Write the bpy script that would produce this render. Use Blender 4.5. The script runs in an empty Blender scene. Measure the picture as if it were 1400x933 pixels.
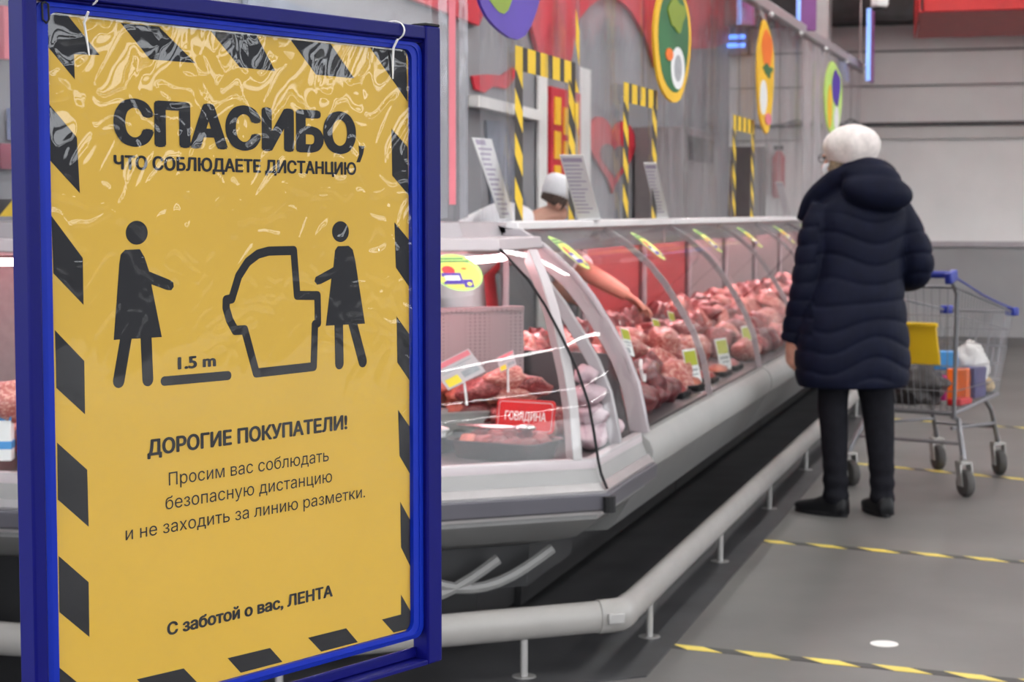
import bpy, bmesh, math, random
from mathutils import Vector, Matrix, noise as mnoise, geometry as mgeo
random.seed(7)
sc = bpy.context.scene
COL = sc.collection
R = math.radians

# ---------------------------------------------------------------- camera, world, light, exposure
FPX, PITCH, YAW, CAMH = 2480.0, math.atan(176.5 / 2480.0), R(16.4), 1.3
cam = bpy.data.cameras.new('camera'); camo = bpy.data.objects.new('camera', cam); COL.objects.link(camo)
camo.location = (0, 0, CAMH); camo.rotation_euler = (math.pi / 2 - PITCH, 0, YAW)
cam.sensor_width = 36; cam.lens = 36 * FPX / 1400; cam.clip_start = .05; cam.clip_end = 200
cam.dof.use_dof = True; cam.dof.focus_distance = 2.33; cam.dof.aperture_fstop = 12
sc.camera = camo
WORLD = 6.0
w = bpy.data.worlds.new('world'); sc.world = w; w.use_nodes = True
_wn = w.node_tree; _bg = _wn.nodes['Background']                 # unseen hall stand-in: dim low down, bright bands added for fill and glints
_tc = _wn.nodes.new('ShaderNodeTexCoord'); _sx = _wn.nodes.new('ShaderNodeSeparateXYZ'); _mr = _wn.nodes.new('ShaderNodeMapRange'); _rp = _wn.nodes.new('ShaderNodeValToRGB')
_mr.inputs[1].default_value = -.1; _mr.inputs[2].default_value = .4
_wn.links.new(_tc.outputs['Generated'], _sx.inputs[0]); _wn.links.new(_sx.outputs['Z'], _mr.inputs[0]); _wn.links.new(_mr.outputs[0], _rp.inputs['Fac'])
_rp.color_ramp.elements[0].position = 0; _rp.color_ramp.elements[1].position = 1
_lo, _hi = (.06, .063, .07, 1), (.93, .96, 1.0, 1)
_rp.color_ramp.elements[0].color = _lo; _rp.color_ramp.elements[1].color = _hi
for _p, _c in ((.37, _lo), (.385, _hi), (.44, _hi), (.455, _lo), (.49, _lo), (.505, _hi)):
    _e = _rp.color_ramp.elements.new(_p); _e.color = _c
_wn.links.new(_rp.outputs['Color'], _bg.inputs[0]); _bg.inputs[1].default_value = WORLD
LAMP_STRENGTH = 46.0
CASE_LAMP = 19.0
sc.view_settings.view_transform = 'Standard'; sc.view_settings.look = 'None'
sc.view_settings.exposure = 0.55; sc.view_settings.gamma = 1; sc.view_settings.use_curve_mapping = False
sc.cycles.max_bounces = 10; sc.cycles.transparent_max_bounces = 40
sc.cycles.use_denoising = True; sc.cycles.sample_clamp_indirect = 4; sc.cycles.caustics_reflective = False
sc.cycles.caustics_refractive = False

# ---------------------------------------------------------------- geometry of the place
def ray(px, py):
    xc = (px - 700) / FPX; yc = -(py - 466.5) / FPX
    h = math.cos(PITCH) + yc * math.sin(PITCH); v = -math.sin(PITCH) + yc * math.cos(PITCH)
    return Vector((xc * math.cos(YAW) - h * math.sin(YAW), xc * math.sin(YAW) + h * math.cos(YAW), v))
def hit(px, py, axis, val):
    r = ray(px, py); o = Vector((0, 0, CAMH)); return o + r * ((val - o[axis]) / r[axis])

# ---------------------------------------------------------------- materials
def nd(nt, t, **kw):
    n = nt.nodes.new(t)
    for k, v in kw.items(): setattr(n, k, v)
    return n
def mat(name, col, rough=.5, metal=0, var=.08, scale=8, bump=0, bscale=60, emit=0, coat=0, spec=.5, col2=None, sss=0, lo=.35, hi=.65):
    m = bpy.data.materials.new(name); m.use_nodes = True; nt = m.node_tree; b = nt.nodes['Principled BSDF']
    tc = nd(nt, 'ShaderNodeTexCoord'); nz = nd(nt, 'ShaderNodeTexNoise'); nz.inputs['Scale'].default_value = scale; nz.inputs['Detail'].default_value = 4
    nt.links.new(tc.outputs['Object'], nz.inputs['Vector'])
    rp = nd(nt, 'ShaderNodeValToRGB'); rp.color_ramp.elements[0].position = lo; rp.color_ramp.elements[1].position = hi
    a = [c * (1 - var) for c in col]; c2 = col2 if col2 else [min(1, c * (1 + var)) for c in col]
    rp.color_ramp.elements[0].color = (*a, 1); rp.color_ramp.elements[1].color = (*c2, 1)
    nt.links.new(nz.outputs['Fac'], rp.inputs['Fac']); nt.links.new(rp.outputs['Color'], b.inputs['Base Color'])
    b.inputs['Roughness'].default_value = rough; b.inputs['Metallic'].default_value = metal
    b.inputs['Specular IOR Level'].default_value = spec; b.inputs['Coat Weight'].default_value = coat
    if sss: b.inputs['Subsurface Weight'].default_value = sss; b.inputs['Subsurface Radius'].default_value = (.02, .008, .005)
    if emit:
        nt.links.new(rp.outputs['Color'], b.inputs['Emission Color']); b.inputs['Emission Strength'].default_value = emit
    if bump:
        n2 = nd(nt, 'ShaderNodeTexNoise'); n2.inputs['Scale'].default_value = bscale; nt.links.new(tc.outputs['Object'], n2.inputs['Vector'])
        bp = nd(nt, 'ShaderNodeBump'); bp.inputs['Strength'].default_value = bump; bp.inputs['Distance'].default_value = .004
        nt.links.new(n2.outputs['Fac'], bp.inputs['Height']); nt.links.new(bp.outputs['Normal'], b.inputs['Normal'])
    return m
def clear_mat(name, tint=(.97, .98, .98), rough=.02, haze=0, haze_col=(.8, .8, .82), ior=1.45, bump=0, bscale=(30, 30, 30), gloss=1.0, detail=3, dist=.01, distort=0, mask=None):
    """a clear sheet: transparent with a fresnel gloss and, for films, a little milky scatter"""
    m = bpy.data.materials.new(name); m.use_nodes = True; nt = m.node_tree; nt.nodes.clear()
    out = nd(nt, 'ShaderNodeOutputMaterial'); tr = nd(nt, 'ShaderNodeBsdfTransparent'); tr.inputs[0].default_value = (*tint, 1)
    gl = nd(nt, 'ShaderNodeBsdfGlossy'); gl.inputs['Roughness'].default_value = rough
    fr = nd(nt, 'ShaderNodeLayerWeight'); fr.inputs['Blend'].default_value = .5; f0 = ((ior - 1) / (ior + 1)) ** 2   # Schlick, the same from both sides
    pw = nd(nt, 'ShaderNodeMath', operation='POWER'); pw.inputs[1].default_value = 5; nt.links.new(fr.outputs['Facing'], pw.inputs[0])
    mu = nd(nt, 'ShaderNodeMath', operation='MULTIPLY_ADD'); mu.inputs[1].default_value = (1 - f0) * gloss; mu.inputs[2].default_value = f0 * gloss; nt.links.new(pw.outputs[0], mu.inputs[0])
    mx = nd(nt, 'ShaderNodeMixShader'); nt.links.new(mu.outputs[0], mx.inputs[0]); nt.links.new(gl.outputs[0], mx.inputs[2])
    base = tr
    if haze:
        df = nd(nt, 'ShaderNodeBsdfDiffuse'); df.inputs[0].default_value = (*haze_col, 1)
        tl = nd(nt, 'ShaderNodeBsdfTranslucent'); tl.inputs[0].default_value = (*haze_col, 1)
        ad = nd(nt, 'ShaderNodeMixShader'); ad.inputs[0].default_value = .5
        nt.links.new(df.outputs[0], ad.inputs[1]); nt.links.new(tl.outputs[0], ad.inputs[2])
        m2 = nd(nt, 'ShaderNodeMixShader'); m2.inputs[0].default_value = haze
        nt.links.new(tr.outputs[0], m2.inputs[1]); nt.links.new(ad.outputs[0], m2.inputs[2]); base = m2
        tc0 = nd(nt, 'ShaderNodeTexCoord'); mp0 = nd(nt, 'ShaderNodeMapping'); mp0.inputs['Scale'].default_value = (5, 5, .8)
        n0 = nd(nt, 'ShaderNodeTexNoise'); n0.inputs['Scale'].default_value = 1.5; n0.inputs['Detail'].default_value = 4
        nt.links.new(tc0.outputs['Object'], mp0.inputs[0]); nt.links.new(mp0.outputs[0], n0.inputs['Vector'])
        mr = nd(nt, 'ShaderNodeMapRange'); mr.inputs[1].default_value = .35; mr.inputs[2].default_value = .7
        mr.inputs[3].default_value = haze * .45; mr.inputs[4].default_value = min(.9, haze * 1.7)
        nt.links.new(n0.outputs['Fac'], mr.inputs[0]); nt.links.new(mr.outputs[0], m2.inputs[0])
    nt.links.new(base.outputs[0], mx.inputs[1]); nt.links.new(mx.outputs[0], out.inputs[0])
    if bump:
        tc = nd(nt, 'ShaderNodeTexCoord'); mp = nd(nt, 'ShaderNodeMapping'); mp.inputs['Scale'].default_value = bscale
        nz = nd(nt, 'ShaderNodeTexNoise'); nz.inputs['Scale'].default_value = 1; nz.inputs['Detail'].default_value = detail; nz.inputs['Distortion'].default_value = distort
        bp = nd(nt, 'ShaderNodeBump'); bp.inputs['Strength'].default_value = bump; bp.inputs['Distance'].default_value = dist
        nt.links.new(tc.outputs['Object'], mp.inputs[0]); nt.links.new(mp.outputs[0], nz.inputs['Vector'])
        nt.links.new(nz.outputs['Fac'], bp.inputs['Height'])
        nt.links.new(bp.outputs[0], gl.inputs['Normal']); nt.links.new(bp.outputs[0], fr.inputs['Normal'])
    return m
M = {}
M['floor'] = mat('polished_concrete', (.112, .107, .103), .48, var=.10, scale=1.3, bump=.05, bscale=25, col2=(.138, .132, .127), spec=.38)
M['floor_dark'] = mat('dark_floor_strip', (.028, .028, .030), .55, var=.3, scale=4)
M['wall'] = mat('white_wall_panel', (.90, .885, .865), .6, var=.03, scale=2)
M['wall_grey'] = mat('grey_wall_paint', (.33, .325, .325), .6, var=.05, scale=2)
M['wall_shop'] = mat('grey_shop_wall', (.22, .22, .235), .6, var=.07, scale=1.5)
M['ceiling'] = mat('dark_ceiling', (.07, .068, .07), .7, var=.2, scale=6)
M['band'] = mat('white_band', (.70, .69, .67), .5, var=.02)
M['dark_line'] = mat('dark_seam', (.12, .12, .12), .6)
M['column'] = mat('column_paint', (.56, .55, .55), .6, var=.03)
M['silver'] = mat('silver_handrail', (.74, .72, .72), .35, metal=.15, var=.03)
M['upright'] = mat('white_upright_profile', (.46, .42, .43), .4, var=.02)
M['red'] = mat('red_fascia_board', (.52, .02, .02), .45, var=.06)
M['redshop'] = mat('red_wall_print', (.50, .012, .03), .5, var=.12, scale=5)
M['blue_side'] = mat('blue_sign_frame', (.0025, .003, .095), .42, var=.04, spec=.12)
M['blue_clip'] = mat('bright_blue_inner_frame', (.003, .017, .27), .42, var=.04, spec=.15)
M['yellow'] = mat('yellow_poster_paper', (.505, .305, .015), .65, var=.03, scale=4)
M['ink'] = mat('charcoal_print', (.014, .014, .016), .65, var=.04, spec=.05)
M['black'] = mat('black_rubber', (.012, .012, .013), .6, spec=.2)
M['white'] = mat('white_plastic', (.78, .78, .78), .4, var=.02)
M['tie'] = mat('white_nylon_tie', (.72, .70, .68), .4, var=.02)
M['alu'] = mat('brushed_aluminium', (.62, .60, .60), .32, metal=.85, var=.03, scale=20)
M['alu_frame'] = mat('grey_aluminium_frame', (.40, .37, .385), .42, metal=.4, var=.03)
M['case_grey'] = mat('light_grey_case_panel', (.30, .295, .285), .42, var=.03, spec=.3)
M['case_mid'] = mat('grey_case_panel', (.19, .187, .183), .45, var=.04)
M['case_dark'] = mat('dark_case_base', (.018, .018, .019), .5, var=.2)
M['bumper_dark'] = mat('slate_bumper', (.075, .072, .085), .35, var=.04)
M['end_wall'] = mat('dark_grey_end_wall', (.055, .055, .06), .5, var=.1)
M['sill_grey'] = mat('grey_case_sill', (.27, .265, .26), .42, var=.03)
M['pinkwhite'] = mat('white_sill', (.50, .445, .46), .35, var=.02)
M['perf'] = mat('perforated_steel_lining', (.36, .33, .33), .4, metal=.3, var=.06, scale=30)
m_ = mat('perforated_pink_grey_panel', (.42, .36, .37), .45, metal=.1, var=.04); nt_ = m_.node_tree; bs_ = nt_.nodes['Principled BSDF']
vo = nd(nt_, 'ShaderNodeTexVoronoi'); vo.inputs['Scale'].default_value = 85; vo.inputs['Randomness'].default_value = 0; tc_ = nd(nt_, 'ShaderNodeTexCoord'); nt_.links.new(tc_.outputs['Object'], vo.inputs['Vector'])
cr_ = nd(nt_, 'ShaderNodeValToRGB'); cr_.color_ramp.elements[0].position = .22; cr_.color_ramp.elements[1].position = .28; cr_.color_ramp.elements[0].color = (.13, .11, .115, 1); cr_.color_ramp.elements[1].color = (.26, .215, .225, 1)
nt_.links.new(vo.outputs['Distance'], cr_.inputs[0]); nt_.links.new(cr_.outputs[0], bs_.inputs['Base Color']); M['perf_dots'] = m_
M['steel'] = mat('stainless_steel', (.62, .61, .60), .22, metal=1, var=.03, scale=12)
M['tray'] = mat('worn_tray_steel', (.16, .155, .155), .26, metal=1, var=.06, scale=12)
M['deck'] = mat('case_deck_steel', (.15, .13, .135), .4, metal=.5, var=.04)
M['rail'] = mat('grey_bumper_rail_plastic', (.25, .238, .226), .42, var=.05, scale=9)
M['post'] = mat('rail_post_steel', (.34, .33, .32), .4, metal=.6)
M['tape_y'] = mat('yellow_tape', (.82, .55, .02), .45, var=.04)
M['tape_fy'] = mat('yellow_floor_tape', (.72, .56, .10), .5, var=.08)
M['tape_k'] = mat('black_tape', (.022, .021, .02), .5, var=.2)
M['tape_fk'] = mat('worn_black_floor_tape', (.035, .034, .034), .6, var=.3)
M['paper'] = mat('white_paper', (.80, .79, .78), .6, var=.02)
M['print'] = mat('faded_violet_print', (.42, .36, .47), .6, var=.1)
M['navy'] = mat('navy_quilted_nylon', (.0042, .0056, .0165), .62, var=.15, scale=20, spec=.11)
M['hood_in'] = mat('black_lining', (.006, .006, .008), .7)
M['trouser'] = mat('charcoal_trouser_cloth', (.009, .009, .012), .8, var=.15, scale=30, spec=.08)
M['shoe'] = mat('black_shoe_leather', (.006, .006, .007), .5, spec=.2)
M['knit'] = mat('pale_beige_knit', (.70, .64, .61), .85, var=.10, scale=40, bump=.5, bscale=180)
M['skin'] = mat('skin', (.62, .34, .25), .5, var=.06, scale=12, sss=.1)
M['hair'] = mat('dark_blond_hair', (.20, .14, .085), .6, var=.3, scale=60)
M['hair2'] = mat('brown_hair', (.055, .032, .022), .6, var=.3, scale=60)
M['mask'] = mat('white_face_mask', (.70, .72, .76), .7, var=.02)
M['bluemask'] = mat('pale_blue_mask', (.38, .47, .64), .7, var=.02)
M['cotton'] = mat('white_cotton', (.80, .80, .82), .8, var=.03, bump=.2, bscale=30)
M['apron'] = mat('red_apron_cloth', (.50, .03, .04), .8, var=.08)
M['chrome'] = mat('cart_chrome_wire', (.22, .22, .235), .38, metal=.75, var=.05)
M['cart_blue'] = mat('blue_cart_plastic', (.012, .025, .22), .4, var=.04)
M['cart_yellow'] = mat('yellow_child_flap', (.72, .45, .01), .5, var=.04)
M['tyre'] = mat('grey_rubber_tyre', (.045, .042, .04), .7, var=.2)
M['fork'] = mat('zinc_caster_fork', (.36, .35, .33), .45, metal=.6)
M['lamp'] = mat('lamp_diffuser', (1, .99, .985), .4, var=.0, emit=LAMP_STRENGTH)
M['caselamp'] = mat('pink_lamp_tube', (1, .50, .52), .4, var=0, emit=CASE_LAMP)
M['bluelamp'] = mat('blue_lamp_tube', (.10, .26, 1), .4, var=0, emit=2.2)
M['meat'] = mat('raw_red_meat', (.26, .016, .020), .33, var=.35, scale=7, col2=(.50, .13, .12), lo=.45, hi=.72, bump=.35, bscale=35, coat=.4)
M['meat_dark'] = mat('dark_beef', (.12, .007, .010), .3, var=.3, scale=9, col2=(.30, .035, .035), lo=.45, hi=.75, bump=.35, bscale=35, coat=.4)
M['pork'] = mat('pink_pork', (.50, .125, .105), .35, var=.2, scale=6, col2=(.66, .36, .30), lo=.45, hi=.68, bump=.3, bscale=30, coat=.4)
M['slice'] = mat('orange_red_marinated_meat', (.42, .07, .04), .35, var=.35, scale=12, col2=(.62, .20, .13), lo=.4, hi=.7, bump=.3, bscale=40, coat=.4)
M['bag'] = mat('pale_pink_bag_film', (.50, .36, .40), .25, var=.12, scale=14, bump=.5, bscale=25)
M['tag_red'] = mat('red_sign_plate', (.62, .012, .015), .4, var=.03)
M['tag_pink'] = mat('pink_tag_print', (.68, .18, .22), .5, var=.03)
M['tag_y'] = mat('yellow_tag_print', (.75, .58, .03), .5, var=.03)
M['tag_g'] = mat('lime_tag_print', (.44, .45, .02), .5, var=.03)
M['grey_print'] = mat('grey_tag_print', (.33, .34, .36), .5, var=.1, scale=40)
M['lime'] = mat('lime_sticker', (.50, .72, .18), .45, var=.05)
M['stick_y'] = mat('yellow_sticker', (.80, .72, .12), .45, var=.1, scale=12)
M['stick_g'] = mat('green_sticker_text', (.05, .20, .06), .5)
M['violet'] = mat('violet_print', (.07, .025, .32), .45, var=.08)
M['olive'] = mat('olive_green_print', (.20, .28, .012), .45, var=.15, scale=3)
M['green'] = mat('dark_green_print', (.012, .12, .035), .45, var=.2, scale=3)
M['gold'] = mat('gold_yellow_print', (.80, .47, .015), .45, var=.05)
M['orange'] = mat('orange_print', (.80, .16, .01), .45, var=.05)
M['plum'] = mat('plum_print', (.20, .05, .22), .5, var=.2, scale=4)
M['skyedge'] = mat('blue_lit_panel_edge', (.25, .45, 1), .4, var=0, emit=.5)
M['pack_blue'] = mat('blue_pack', (.06, .28, .62), .35, var=.1)
M['pack_pink'] = mat('magenta_pack', (.50, .03, .20), .4, var=.1)
M['pack_or'] = mat('orange_pack', (.80, .15, .01), .35, var=.05)
M['pack_navy'] = mat('dark_blue_pack', (.03, .03, .14), .4, var=.1)
M['dark_bag'] = mat('dark_brown_bag', (.022, .017, .017), .6, var=.3, bump=.6, bscale=18)
M['white_bag'] = mat('white_bread_bag', (.68, .66, .64), .4, var=.06, bump=.5, bscale=20)
M['bun'] = mat('pale_bread', (.60, .42, .20), .7, var=.15)
M['gutter'] = mat('grey_brown_door', (.16, .135, .135), .6, var=.06)
M['redpanel'] = mat('red_rear_panel', (.36, .06, .065), .4, var=.06)  # rear panels of the second straight counter, coloured red all over
M['glass'] = clear_mat('curved_case_glass', (.975, .985, .98), .015, ior=1.5, gloss=.32)
M['film'] = clear_mat('clear_curtain_film', (.95, .955, .965), .10, haze=.15, haze_col=(.75, .75, .80), ior=1.45, bump=.35, bscale=(3.5, 3.5, .9), gloss=.9, dist=.05, detail=5)
M['sleeve'] = None  # made with the sign

# ---------------------------------------------------------------- mesh helpers
class MB:
    def __init__(s): s.v = []; s.f = []; s.m = []
    def add(s, vs, fs, m=0):
        o = len(s.v); s.v += [Vector(p) for p in vs]; s.f += [tuple(i + o for i in q) for q in fs]; s.m += [m] * len(fs)
        return s
    def box(s, c, d, rz=0, m=0, rot=None):
        c = Vector(c); x, y, z = d[0] / 2, d[1] / 2, d[2] / 2
        q = rot if rot else Matrix.Rotation(rz, 3, 'Z')
        vs = [c + q @ Vector((a * x, b * y, e * z)) for e in (-1, 1) for b in (-1, 1) for a in (-1, 1)]
        return s.add(vs, [(0, 2, 3, 1), (4, 5, 7, 6), (0, 1, 5, 4), (2, 6, 7, 3), (0, 4, 6, 2), (1, 3, 7, 5)], m)
    def prism(s, poly, off, m=0):
        off = Vector(off); n = len(poly); vs = [Vector(p) for p in poly] + [Vector(p) + off for p in poly]
        fs = [tuple(range(n - 1, -1, -1)), tuple(range(n, 2 * n))] + [(i, (i + 1) % n, n + (i + 1) % n, n + i) for i in range(n)]
        return s.add(vs, fs, m)
    def loft(s, rings, caps=True, m=0, closed=True):
        n = len(rings[0]); vs = [p for r in rings for p in r]; fs = []
        for k in range(len(rings) - 1):
            for i in range(n if closed else n - 1):
                j = (i + 1) % n; fs.append((k * n + i, k * n + j, (k + 1) * n + j, (k + 1) * n + i))
        if caps and closed:
            fs.append(tuple(range(n - 1, -1, -1))); fs.append(tuple(range((len(rings) - 1) * n, len(rings) * n)))
        return s.add(vs, fs, m)
    def tube(s, pts, r, seg=10, m=0, caps=True, flat=1.0):
        pts = [Vector(p) for p in pts]; rings = []; up = None
        for k, p in enumerate(pts):
            d = (pts[min(k + 1, len(pts) - 1)] - pts[max(k - 1, 0)]).normalized()
            if up is None:
                up = Vector((0, 0, 1)) if abs(d.z) < .9 else Vector((0, 1, 0))
            a = d.cross(up).normalized(); b = a.cross(d).normalized(); up = b
            rr = r[k] if isinstance(r, (list, tuple)) else r
            rings.append([p + a * (rr * math.cos(2 * math.pi * i / seg)) + b * (rr * flat * math.sin(2 * math.pi * i / seg)) for i in range(seg)])
        return s.loft(rings, caps, m)
    def ell(s, c, rad, seg=20, rings=12, m=0, q=None):
        c = Vector(c); vs = []; rad = Vector(rad) if not isinstance(rad, (int, float)) else Vector((rad,) * 3)
        for k in range(rings + 1):
            t = math.pi * k / rings
            t = min(max(t, .02), math.pi - .02)
            for i in range(seg):
                a = 2 * math.pi * i / seg; p = Vector((rad.x * math.sin(t) * math.cos(a), rad.y * math.sin(t) * math.sin(a), rad.z * math.cos(t)))
                vs.append(c + (q @ p if q else p))
        fs = [(k * seg + i, (k + 1) * seg + i, (k + 1) * seg + (i + 1) % seg, k * seg + (i + 1) % seg) for k in range(rings) for i in range(seg)]
        fs += [tuple(range(seg)), tuple(range((rings + 1) * seg - 1, rings * seg - 1, -1))]
        return s.add(vs, fs, m)
    def build(s, name, mats, parent=None, smooth=35, bevel=0, world=True, frame=None):
        if not isinstance(mats, (list, tuple)): mats = [mats]
        me = bpy.data.meshes.new(name)
        vs = s.v
        if parent is not None and world:
            inv = frames[root_of(parent).name].inverted(); vs = [inv @ p for p in vs]
        me.from_pydata([tuple(p) for p in vs], [], s.f)
        for mm in mats: me.materials.append(mm)
        me.polygons.foreach_set('material_index', s.m)
        bm = bmesh.new(); bm.from_mesh(me); bmesh.ops.recalc_face_normals(bm, faces=bm.faces); bm.to_mesh(me); bm.free()
        if smooth:
            me.polygons.foreach_set('use_smooth', [True] * len(me.polygons)); me.set_sharp_from_angle(angle=R(smooth))
        o = bpy.data.objects.new(name, me); COL.objects.link(o)
        if parent is not None: o.parent = parent
        if bevel:
            b = o.modifiers.new('bevel', 'BEVEL'); b.width = bevel; b.segments = 2; b.limit_method = 'ANGLE'; b.angle_limit = R(40)
        return o
frames = {}
def root_of(o):
    while o.parent: o = o.parent
    return o
def thing(name, label, cat, loc=(0, 0, 0), rz=0, group=None):
    o = bpy.data.objects.new(name, None); COL.objects.link(o); o.location = loc; o.rotation_euler = (0, 0, rz)
    o.empty_display_size = .1; frames[o.name] = Matrix.Translation(Vector(loc)) @ Matrix.Rotation(rz, 4, 'Z')
    o['label'] = label; o['category'] = cat
    if group: o['group'] = group
    return o
def tag(o, label, cat, group=None):
    o['label'] = label; o['category'] = cat
    if group: o['group'] = group
    return o
def struct(o): o['kind'] = 'structure'; return o
def copy_tree(o, parent=None, label=None):
    c = o.copy(); COL.objects.link(c)
    if parent is not None: c.parent = parent
    if label: c['label'] = label
    for ch in list(o.children): copy_tree(ch, c)
    return c
def remesh(o, voxel, smooth_it=6, disp=None):
    """fuse the overlapping volumes of a mesh into one continuous skin"""
    md = o.modifiers.new('fuse', 'REMESH'); md.mode = 'VOXEL'; md.voxel_size = voxel; md.use_smooth_shade = True
    sm = o.modifiers.new('soft', 'SMOOTH'); sm.iterations = smooth_it; sm.factor = .5
    dg = bpy.context.evaluated_depsgraph_get(); dg.update()
    me = bpy.data.meshes.new_from_object(o.evaluated_get(dg)); o.modifiers.clear()
    old = o.data; o.data = me; me.name = o.name
    me.materials.clear()
    for mm in old.materials: me.materials.append(mm)
    if disp:
        ns = [v.normal.copy() for v in me.vertices]
        for v, n in zip(me.vertices, ns): v.co += n * disp(v.co)
    me.polygons.foreach_set('use_smooth', [True] * len(me.polygons)); me.polygons.foreach_set('material_index', [0] * len(me.polygons))
    return o
def hazard_strip(mb, o, d, wv, length, width, period, slant=0, start=0, ki=0, yi=1, thick=None, duty=.5):
    """yellow strip with black bars as alternating parallelograms from o along d, across wv"""
    o, d, wv = Vector(o), Vector(d).normalized(), Vector(wv).normalized(); n = d.cross(wv).normalized() * (thick or .0006)
    def quad(a0, a1, b0, b1, m):
        pts = [(a0, 0), (a1, 0), (b1, width), (b0, width)]
        pp = [o + d * min(max(t, 0), length) + wv * h for t, h in pts]
        if (pp[0] - pp[1]).length < 1e-4 and (pp[2] - pp[3]).length < 1e-4: return
        mb.prism(pp, n, m)
    t = -period * 2 + start
    while t < length + period * 2:
        a, b = t, t + period * duty
        quad(a, b, a + slant, b + slant, ki); quad(b, t + period, b + slant, t + period + slant, yi); t += period
def letters(text, space=1.0):
    """outlines of one line of writing, every stroke contour filled on its own: (verts, faces) in the plane"""
    c = bpy.data.curves.new('t', 'FONT'); c.body = text; c.size = 1; c.space_character = space
    o = bpy.data.objects.new('t', c); COL.objects.link(o)
    dg = bpy.context.evaluated_depsgraph_get(); dg.update()
    cu = o.evaluated_get(dg).to_curve(dg); loops = []
    for s in cu.splines:
        bp = s.bezier_points; n = len(bp); pl = [Vector((q.co.x, q.co.y)) for q in s.points] if s.type != 'BEZIER' else []
        for k in range(n):
            a, e = bp[k], bp[(k + 1) % n]; st = 1 if (a.handle_right - a.co).length < 1e-6 and (e.handle_left - e.co).length < 1e-6 else 4
            for i in range(st):
                t = i / st; q = a.co * (1 - t) ** 3 + a.handle_right * 3 * t * (1 - t) ** 2 + e.handle_left * 3 * t * t * (1 - t) + e.co * t ** 3
                if not pl or (Vector((q.x, q.y)) - pl[-1]).length > 1e-5: pl.append(Vector((q.x, q.y)))
        if len(pl) > 2 and (pl[0] - pl[-1]).length < 1e-5: pl.pop()
        if len(pl) > 2: loops.append(pl)
    bpy.data.objects.remove(o); bpy.data.curves.remove(c)
    # neighbouring contours form one sign; fill each sign in level bands with the non-zero rule (glyph strokes overlap themselves)
    loops.sort(key=lambda l: min(q.x for q in l)); groups = []
    for l in loops:
        lo, hi = min(q.x for q in l), max(q.x for q in l)
        if groups and lo < groups[-1][1]: groups[-1][0].append(l); groups[-1][1] = max(groups[-1][1], hi)
        else: groups.append([[l], hi])
    vs, fs = [], []
    for ls, _ in groups:
        ed = [(a, b) for l in ls for a, b in zip(l, l[1:] + l[:1]) if abs(a.y - b.y) > 1e-7]; ys = {round(p.y, 6) for l in ls for p in l}
        for i, (a, b) in enumerate(ed):
            for c, d in ed[i + 1:]:
                if max(a.y, b.y) < min(c.y, d.y) or max(c.y, d.y) < min(a.y, b.y) or max(a.x, b.x) < min(c.x, d.x) or max(c.x, d.x) < min(a.x, b.x): continue
                r, s_ = b - a, d - c; den = r.x * s_.y - r.y * s_.x
                if abs(den) < 1e-12: continue
                t = ((c.x - a.x) * s_.y - (c.y - a.y) * s_.x) / den; u = ((c.x - a.x) * r.y - (c.y - a.y) * r.x) / den
                if 0 < t < 1 and 0 < u < 1: ys.add(round(a.y + r.y * t, 6))
        ys = sorted(ys)
        for y0, y1 in zip(ys, ys[1:]):
            if y1 - y0 < 1e-6: continue
            ym = (y0 + y1) / 2; cr = []
            for a, b in ed:
                if min(a.y, b.y) < ym < max(a.y, b.y):
                    f = lambda y: a.x + (b.x - a.x) * (y - a.y) / (b.y - a.y); cr.append((f(ym), f(y0), f(y1), 1 if b.y > a.y else -1))
            cr.sort(); w_ = 0
            for k, c in enumerate(cr):
                if w_ == 0: st = c
                w_ += c[3]
                if w_ == 0: n0 = len(vs); vs += [(st[1], y0), (c[1], y0), (c[2], y1), (st[2], y1)]; fs.append((n0, n0 + 1, n0 + 2, n0 + 3))
    return vs, fs
def write(mb, text, at, x0, x1, base, cap, bold=0, m=0, lift=.0006, capref='Н', space=1.0):
    """lay a line of writing between x0 and x1 of a plane; at(u, v, lift) gives the point in space; bold thickens every stroke"""
    vs, fs = letters(text, space); cv, _ = letters(capref)
    h = max(y for _, y in cv) - min(y for _, y in cv); lo = min(x for x, _ in vs) - bold; hi = max(x for x, _ in vs) + bold; b0 = min(y for _, y in cv)
    sx = (x1 - x0) / (hi - lo); sy = cap / (h + 1.2 * bold)
    offs = [(0, 0)] if bold <= 0 else [(bold * math.cos(k * math.pi / 4), .6 * bold * math.sin(k * math.pi / 4)) for k in range(8)] + [(0, 0)]
    for k, (dx, dy) in enumerate(offs):
        mb.add([at(x0 + (x + dx - lo) * sx, base + (y + dy + .6 * bold - b0) * sy, lift + k * 6e-6) for x, y in vs], fs, m)
def lump(seed, n=3, amp=.35, freq=1.6):
    bm = bmesh.new(); bmesh.ops.create_icosphere(bm, subdivisions=n, radius=1); off = Vector((seed * 3.7, seed * 1.9, seed * .7))
    for v in bm.verts:
        p = v.co.copy(); v.co = p * (1 + amp * mnoise.noise(p * freq + off) + amp * .4 * mnoise.noise(p * freq * 2.3 + off))
    vs = [v.co.copy() for v in bm.verts]; fs = [tuple(v.index for v in f.verts) for f in bm.faces]; bm.free()
    return vs, fs

exec_parts = []
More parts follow.
